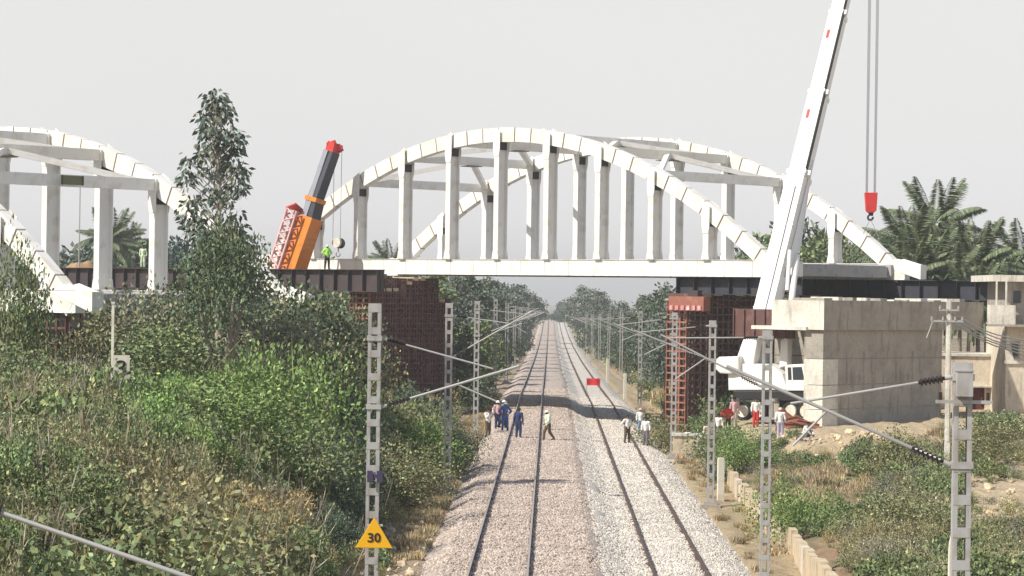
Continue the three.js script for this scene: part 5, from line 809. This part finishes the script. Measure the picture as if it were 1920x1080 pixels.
// stones and boulders: along the sandy patch, the left verge and the trestle foot
{
  const r = rng(44), base = new THREE.IcosahedronGeometry(1, 1), V3 = []; for (let k = 0; k < 4; k++) { const g = base.clone(), a = g.attributes.position; for (let i = 0; i < a.count; i++) { const q = 0.72 + 0.5 * hash2(Math.round(a.getX(i) * 40), Math.round(a.getY(i) * 40 + a.getZ(i) * 77), k); a.setXYZ(i, a.getX(i) * q, a.getY(i) * q * 0.75, a.getZ(i) * q); } g.computeVertexNormals(); V3.push(g); }
  const put = (n, fx, fD, s0, s1, mat, label) => { const im = new THREE.InstancedMesh(V3[0], mat, n), m = new THREE.Matrix4(), q = new THREE.Quaternion(); for (let i = 0; i < n; i++) { const D = fD(), x = fx(), s = lerp(s0, s1, r() * r()); m.compose(V(x, ground(x, -D) + s * 0.2, -D), q.setFromEuler(new THREE.Euler(r() * 6, r() * 6, 0)), V(s * 1.2, s, s)); im.setMatrixAt(i, m); im.setColorAt(i, (k => rgb(k, k * (0.94 + 0.06 * r()), k * (0.86 + 0.1 * r())))(0.65 + 0.6 * r())); } im.name = numbered('rubble'); im.castShadow = im.receiveShadow = true; scene.add(im); tag(im, label, 'rubble', null, 'stuff'); };
  put(300, () => lerp(-4.0, -5.8, r()), () => lerp(76, 140, r()), 0.05, 0.24, M.stonePale, 'pale rocks littering the left verge beside the ballast');
  put(140, () => lerp(15.8, 22, r()), () => lerp(101, 135, r()), 0.06, 0.3, M.stonePale, 'pale rocks on the sandy patch at the right edge');
  put(160, () => lerp(10.5, 18, r()), () => lerp(145.5, 153, r()), 0.06, 0.35, M.stonePale, 'pale rubble on the sandy terrace below the crane');
  const e = P(152, 503, 255), t = thing('earth_heap', 'brown earth heap seen through the nearer span', 'earth heap', [e.x, e.y - 2.4, e.z]); const g = new THREE.SphereGeometry(1, 28, 14, 0, 6.2832, 0, 1.57); g.scale(2.7, 3.0, 2.2); const a = g.attributes.position; for (let i = 0; i < a.count; i++) { const q = 1 + 0.25 * (fbm(a.getX(i) * 1.5, a.getZ(i) * 1.5 + a.getY(i), 6, 3) - 0.5); a.setXYZ(i, a.getX(i) * q, a.getY(i) * q, a.getZ(i) * q); } g.computeVertexNormals(); mesh('heap', g, M.stonePale.clone(), t).material.color = rgb(0.62, 0.48, 0.36);
}

// ------------------------------------------------------------------ people
const smin = (a, b, k) => { const h = Math.max(k - Math.abs(a - b), 0) / k; return Math.min(a, b) - h * h * k * 0.25; };
function capsule(p, b) { const [ax, ay, az, bx, by, bz, ra, rb] = b; const dx = bx - ax, dy = by - ay, dz = bz - az, px = p[0] - ax, py = p[1] - ay, pz = p[2] - az, t = clamp((px * dx + py * dy + pz * dz) / (dx * dx + dy * dy + dz * dz + 1e-9)); return Math.hypot(px - dx * t, py - dy * t, pz - dz * t) - lerp(ra, rb, t); }
function skin(bones, c, half, res, k = 0.05) {
  const mc = new MarchingCubes(res, M.black, false, false, 60000); mc.isolation = 0; const hs = res / 2;
  for (let z = 0; z < res; z++) for (let y = 0; y < res; y++) for (let x = 0; x < res; x++) { const p = [c[0] + (x - hs) / hs * half, c[1] + (y - hs) / hs * half, c[2] + (z - hs) / hs * half]; let d = 9; for (const b of bones) d = smin(d, capsule(p, b), k); mc.field[x + y * res + z * res * res] = -d; }
  mc.update(); const n = mc.count, g = new THREE.BufferGeometry(), a = new Float32Array(mc.positionArray.subarray(0, n * 3)), m = new Float32Array(mc.normalArray.subarray(0, n * 3));
  for (let i = 0; i < n; i++) for (let q = 0; q < 3; q++) a[i * 3 + q] = c[q] + a[i * 3 + q] * half;
  g.setAttribute('position', new THREE.BufferAttribute(a, 3)); g.setAttribute('normal', new THREE.BufferAttribute(m, 3)); return g;
}
const J = { // joints per pose: right side has x < 0
  stand: { hip: [[-.09, .92, 0], [.09, .92, 0]], knee: [[-.11, .5, .03], [.1, .5, .02]], ank: [[-.12, .09, 0], [.11, .09, -.02]], pel: [0, .96, 0], chest: [0, 1.3, 0], neck: [0, 1.47, 0], head: [0, 1.61, .02], sh: [[-.19, 1.41, 0], [.19, 1.41, 0]], el: [[-.26, 1.13, -.03], [.26, 1.13, -.03]], wr: [[-.26, .9, .06], [.26, .9, .06]] },
  hips: { hip: [[-.09, .92, 0], [.09, .92, 0]], knee: [[-.14, .5, .03], [.13, .5, .02]], ank: [[-.17, .09, 0], [.16, .09, -.02]], pel: [0, .96, 0], chest: [0, 1.3, 0], neck: [0, 1.47, 0], head: [0, 1.61, .02], sh: [[-.19, 1.41, 0], [.19, 1.41, 0]], el: [[-.38, 1.18, -.06], [.38, 1.18, -.06]], wr: [[-.2, 1.03, .06], [.2, 1.03, .06]] },
  raise: { hip: [[-.09, .92, 0], [.09, .92, 0]], knee: [[-.1, .5, .03], [.12, .5, .0]], ank: [[-.11, .09, 0], [.13, .09, -.04]], pel: [0, .96, 0], chest: [0, 1.3, 0], neck: [0, 1.47, 0], head: [0, 1.61, .02], sh: [[-.19, 1.41, 0], [.19, 1.41, 0]], el: [[-.26, 1.2, .2], [.3, 1.55, .1]], wr: [[-.1, 1.4, .3], [.24, 1.82, .14]] },
  walk: { hip: [[-.09, .91, 0], [.09, .91, 0]], knee: [[-.1, .52, .2], [.1, .49, -.05]], ank: [[-.1, .1, .24], [.1, .13, -.33]], pel: [0, .95, 0], chest: [0, 1.29, .04], neck: [0, 1.46, .06], head: [0, 1.6, .09], sh: [[-.19, 1.4, .04], [.19, 1.4, .04]], el: [[-.26, 1.13, -.1], [.26, 1.13, .1]], wr: [[-.26, .93, .02], [.25, .98, .3]] },
  stoop: { hip: [[-.09, .9, 0], [.09, .9, 0]], knee: [[-.11, .48, .08], [.1, .48, .06]], ank: [[-.12, .09, -.03], [.11, .09, -.05]], pel: [0, .94, -.02], chest: [0, 1.18, .2], neck: [0, 1.29, .32], head: [0, 1.4, .42], sh: [[-.19, 1.25, .26], [.19, 1.25, .26]], el: [[-.24, .98, .32], [.24, .98, .32]], wr: [[-.16, .78, .42], [.16, .78, .42]] },
  squat: { hip: [[-.1, .3, -.12], [.1, .3, -.12]], knee: [[-.2, .5, .25], [.2, .5, .25]], ank: [[-.16, .09, .02], [.16, .09, .02]], pel: [0, .32, -.14], chest: [0, .64, .02], neck: [0, .79, .1], head: [0, .92, .16], sh: [[-.18, .74, .06], [.18, .74, .06]], el: [[-.24, .5, .28], [.24, .5, .28]], wr: [[-.12, .34, .42], [.12, .34, .42]] },
};
const poseCache = {};
function poseGeo(name) {
  if (poseCache[name]) return poseCache[name];
  const j = J[name], B = (a, b, ra, rb = ra) => [...a, ...b, ra, rb], mid = (a, b, t) => a.map((v, i) => lerp(v, b[i], t)), nk = j.neck, hd = j.head, torso = [B(j.pel, mid(j.pel, j.chest, 0.55), 0.125, 0.115), B(mid(j.pel, j.chest, 0.55), j.chest, 0.12, 0.135), B(j.chest, mid(j.chest, nk, 0.6), 0.13, 0.09), B(j.sh[0], j.sh[1], 0.068)];
  const body = [...torso, B(mid(j.chest, nk, 0.6), hd, 0.06, 0.055)], sleeve = [], legs = [B(j.hip[0], j.hip[1], 0.115), B(j.pel, mid(j.hip[0], j.hip[1], 0.5), 0.12)], boots = [], hands = [];
  for (const s of [0, 1]) {
    const dir = s ? 1 : -1, wr = j.wr[s], el = j.el[s], d = V(...wr).sub(V(...el)).normalize(), palm = V(...wr).addScaledVector(d, 0.085), side = V(0, 0, 1).cross(d).normalize();
    body.push(B(j.sh[s], el, 0.052, 0.04), B(el, wr, 0.041, 0.027), B(j.hip[s], j.knee[s], 0.085, 0.058), B(j.knee[s], j.ank[s], 0.056, 0.038));
    sleeve.push(B(j.sh[s], mid(j.sh[s], el, 0.95), 0.072, 0.062), B(el, mid(el, wr, 0.75), 0.06, 0.048)); legs.push(B(j.hip[s], j.knee[s], 0.115, 0.085), B(j.knee[s], mid(j.knee[s], j.ank[s], 0.92), 0.082, 0.07));
    boots.push(B(j.ank[s], [j.ank[s][0], j.ank[s][1] - 0.03, j.ank[s][2]], 0.05), B([j.ank[s][0], j.ank[s][1] - 0.045, j.ank[s][2] - 0.03], [j.ank[s][0] + dir * 0.02, j.ank[s][1] - 0.05, j.ank[s][2] + 0.16], 0.045, 0.036));
    hands.push(tube(V(...wr), palm, 0.03, 0.042, 8)); for (let f = 0; f < 4; f++) { const o = palm.clone().addScaledVector(side, (f - 1.5) * 0.021), l = [0.062, 0.076, 0.072, 0.054][f], k1 = o.clone().addScaledVector(d, l * 0.55), k2 = k1.clone().addScaledVector(d, l * 0.5).add(V(0, 0, 0.018)); hands.push(tube(o, k1, 0.0095, 0.009, 6), tube(k1, k2, 0.009, 0.007, 6)); }
    const th = V(...wr).addScaledVector(d, 0.035).addScaledVector(side, -dir * 0.03); hands.push(tube(th, th.clone().addScaledVector(side, -dir * 0.03).addScaledVector(d, 0.04).add(V(0, 0, 0.02)), 0.011, 0.009, 6));
  }
  const c = [0, 0.86, 0], H = (x, y, z) => [hd[0] + x, hd[1] + y, hd[2] + z];
  const headB = [B(H(0, .04, -.01), H(0, .0, 0), 0.095, 0.085), B(H(0, -.05, .02), H(0, -.09, .045), 0.065, 0.04), B(H(-.085, 0, 0), H(-.088, -.03, 0), 0.02), B(H(.085, 0, 0), H(.088, -.03, 0), 0.02), B(H(0, 0, .085), H(0, -.03, .105), 0.012, 0.017), B(H(-.02, -.065, .078), H(.02, -.065, .078), 0.012), B(H(0, -.08, 0), nk, 0.055, 0.06)];
  const fix = g => { g.deleteAttribute('uv'); return g.index ? g.toNonIndexed() : g; };
  return poseCache[name] = { body: mergeGeometries([skin(body, c, 1.02, 60), skin(headB, hd, 0.22, 44, 0.02), ...hands.map(fix)]), shirt: skin([...torso.map(b => { const q = b.slice(); q[6] += 0.02; q[7] += 0.02; return q; }), ...sleeve], c, 1.02, 60, 0.04), vest: skin(torso.slice(0, 3).concat([B(mid(j.sh[0], j.sh[1], 0.2), mid(j.sh[0], j.sh[1], 0.8), 0.09)]).map(b => { const q = b.slice(); q[6] += 0.042; q[7] += 0.042; return q; }), c, 1.02, 60, 0.05), trousers: skin(legs, c, 1.02, 60, 0.04), boots: skin(boots, [0, 0.3, 0], 0.6, 56, 0.02), hd };
}
const cloth = (r, g, b) => std({ roughness: 0.9, color: rgb(r, g, b) }), SKIN = cloth(0.2, 0.105, 0.065), HAIR = cloth(0.012, 0.01, 0.01), BOOT = cloth(0.03, 0.025, 0.02);
const CL = { white: cloth(0.78, 0.78, 0.76), cream: cloth(0.66, 0.6, 0.5), blue: cloth(0.06, 0.11, 0.33), navy: cloth(0.025, 0.04, 0.12), sky: cloth(0.25, 0.36, 0.6), pink: cloth(0.6, 0.38, 0.4), dark: cloth(0.025, 0.025, 0.03), brown: cloth(0.13, 0.09, 0.06), grey: cloth(0.16, 0.16, 0.18), lime: cloth(0.4, 0.85, 0.1), palegreen: cloth(0.6, 0.75, 0.5), green: cloth(0.12, 0.3, 0.1), red: cloth(0.6, 0.05, 0.04), lilac: cloth(0.45, 0.42, 0.55) };
function person(label, px, py, D, pose, face, c, y0, group) {
  const g = poseGeo(pose), p = P(px, py, D), y = y0 ?? p.y, t = thing('person', label, 'person', [p.x, y, p.z], face, group);
  mesh('body', g.body, SKIN, t); mesh('shirt', g.shirt, c.shirt, t); mesh('trousers', g.trousers, c.legs, t); mesh('boots', g.boots, BOOT, t);
  if (c.vest) mesh('vest', g.vest, c.vest, t);
  const h = V(...g.hd);
  if (c.helmet) mesh('helmet', [new THREE.SphereGeometry(0.125, 20, 10, 0, 6.2832, 0, 1.62).translate(h.x, h.y + 0.035, h.z), new THREE.CylinderGeometry(0.16, 0.165, 0.016, 20).translate(h.x, h.y + 0.035, h.z + 0.03)], c.helmet, t);
  else mesh('hair', new THREE.SphereGeometry(0.108, 16, 10, 0, 6.2832, 0, 1.75).rotateX(-0.35).translate(h.x, h.y + 0.035, h.z - 0.012), c.hair ?? HAIR, t);
  return t;
}
{
  const gL = x => x < -3.2 ? undefined : undefined, at = (px, D) => { const x = P(px, 800, D).x; return x < 1.7 ? (x > -3.9 ? bedTop(bedL, x, -D) : ground(x, -D)) : x < 7 ? bedTop(bedR, x, -D) : ground(x, -D); }; void gL;
  const who = (label, px, D, pose, face, c) => person(label, px, 800, D, pose, face, c, at(px, D));
  const B = Math.PI;
  who('man in white shirt raising one arm, leftmost beside the left rail', 915, 167, 'raise', 0.6, { shirt: CL.white, legs: CL.brown });
  who('man in pinkish shirt between the white shirt and the blue overalls', 933, 172, 'stand', 0.3, { shirt: CL.pink, legs: CL.navy, helmet: CL.white });
  who('man in blue overalls and white helmet beside the left rail', 947, 169, 'hips', 0.2, { shirt: CL.blue, legs: CL.blue, helmet: CL.white });
  who('man in light blue shirt behind the blue overalls', 942, 172.5, 'walk', 1.2, { shirt: CL.sky, legs: CL.navy, helmet: CL.white });
  who('man in dark navy clothes standing on the left rail', 972, 161, 'stand', B * 0.9, { shirt: CL.navy, legs: CL.navy, helmet: CL.dark });
  who('man in white helmet and green vest stooping between the rails', 1028, 159, 'walk', -1.2, { shirt: CL.white, legs: CL.brown, vest: CL.palegreen, helmet: CL.white });
  who('man in white shirt and dark trousers on the right rail', 1176, 171, 'hips', 0.5, { shirt: CL.white, legs: CL.brown });
  who('man in pale clothes with bluish trousers behind the right pair', 1201, 184, 'stand', 0, { shirt: CL.white, legs: CL.sky, helmet: CL.pink });
  who('man in white shirt and grey trousers right of the right track', 1211, 169, 'stand', -0.4, { shirt: CL.white, legs: CL.grey });
  who('man in white shirt and blue trousers by the rusty trestle', 1290, 168, 'stand', -0.9, { shirt: CL.white, legs: CL.blue });
  const cr = (label, px, D, pose, face, c) => person(label, px, 800, D, pose, face, c, ground(P(px, 800, D).x, -D));
  cr('worker in white shirt left of the crane behind the bushes', 1327, 165, 'stand', 0.4, { shirt: CL.cream, legs: CL.grey });
  cr('worker in white shirt under the crane counterweight', 1347, 166, 'stand', -0.3, { shirt: CL.white, legs: CL.dark });
  cr('worker in red shirt under the left part of the crane', 1364, 165.5, 'hips', 0.3, { shirt: CL.red, legs: CL.dark });
  cr('worker in pink shirt beside the red shirted worker', 1377, 166, 'stand', 0, { shirt: CL.pink, legs: CL.cream });
  cr('worker in white shirt and red waistcoat before the crane chassis', 1417, 164.5, 'stand', 0.1, { shirt: CL.white, legs: CL.red });
  cr('worker in red shirt right of the mast before the crane', 1459, 161, 'stoop', 0.8, { shirt: CL.red, legs: CL.dark });
  cr('worker in white shirt standing on the sandy terrace', 1463, 153, 'stand', B, { shirt: CL.white, legs: CL.lilac, hair: CL.cream });
  cr('worker in white squatting on the sandy terrace', 1511, 152, 'squat', 1.0, { shirt: CL.white, legs: CL.grey });
  const gd = onBridge(0, -2.6, 0), yT = 9.73, along = px => { let lo = -90, hi = 0; for (let i = 0; i < 40; i++) { const m = (lo + hi) / 2; toPix(onBridge(m, -6, yT))[0] < px ? lo = m : hi = m; } return onBridge(lo, -6, yT); }; void gd;
  const onG = (label, px, pose, face, c) => { const p = along(px), g = person(label, px, 480, 200, pose, face, c, yT); g.position.set(p.x, yT, p.z); };
  onG('man in lime green vest standing on the launching girder', 613, 'hips', 0.5, { shirt: CL.lime, legs: CL.dark, vest: CL.lime, helmet: CL.palegreen });
  onG('small figure in pale green on the girder seen through the nearer span', 268, 'stand', 0, { shirt: CL.palegreen, legs: CL.palegreen });
}
renderer.render(scene, camera);
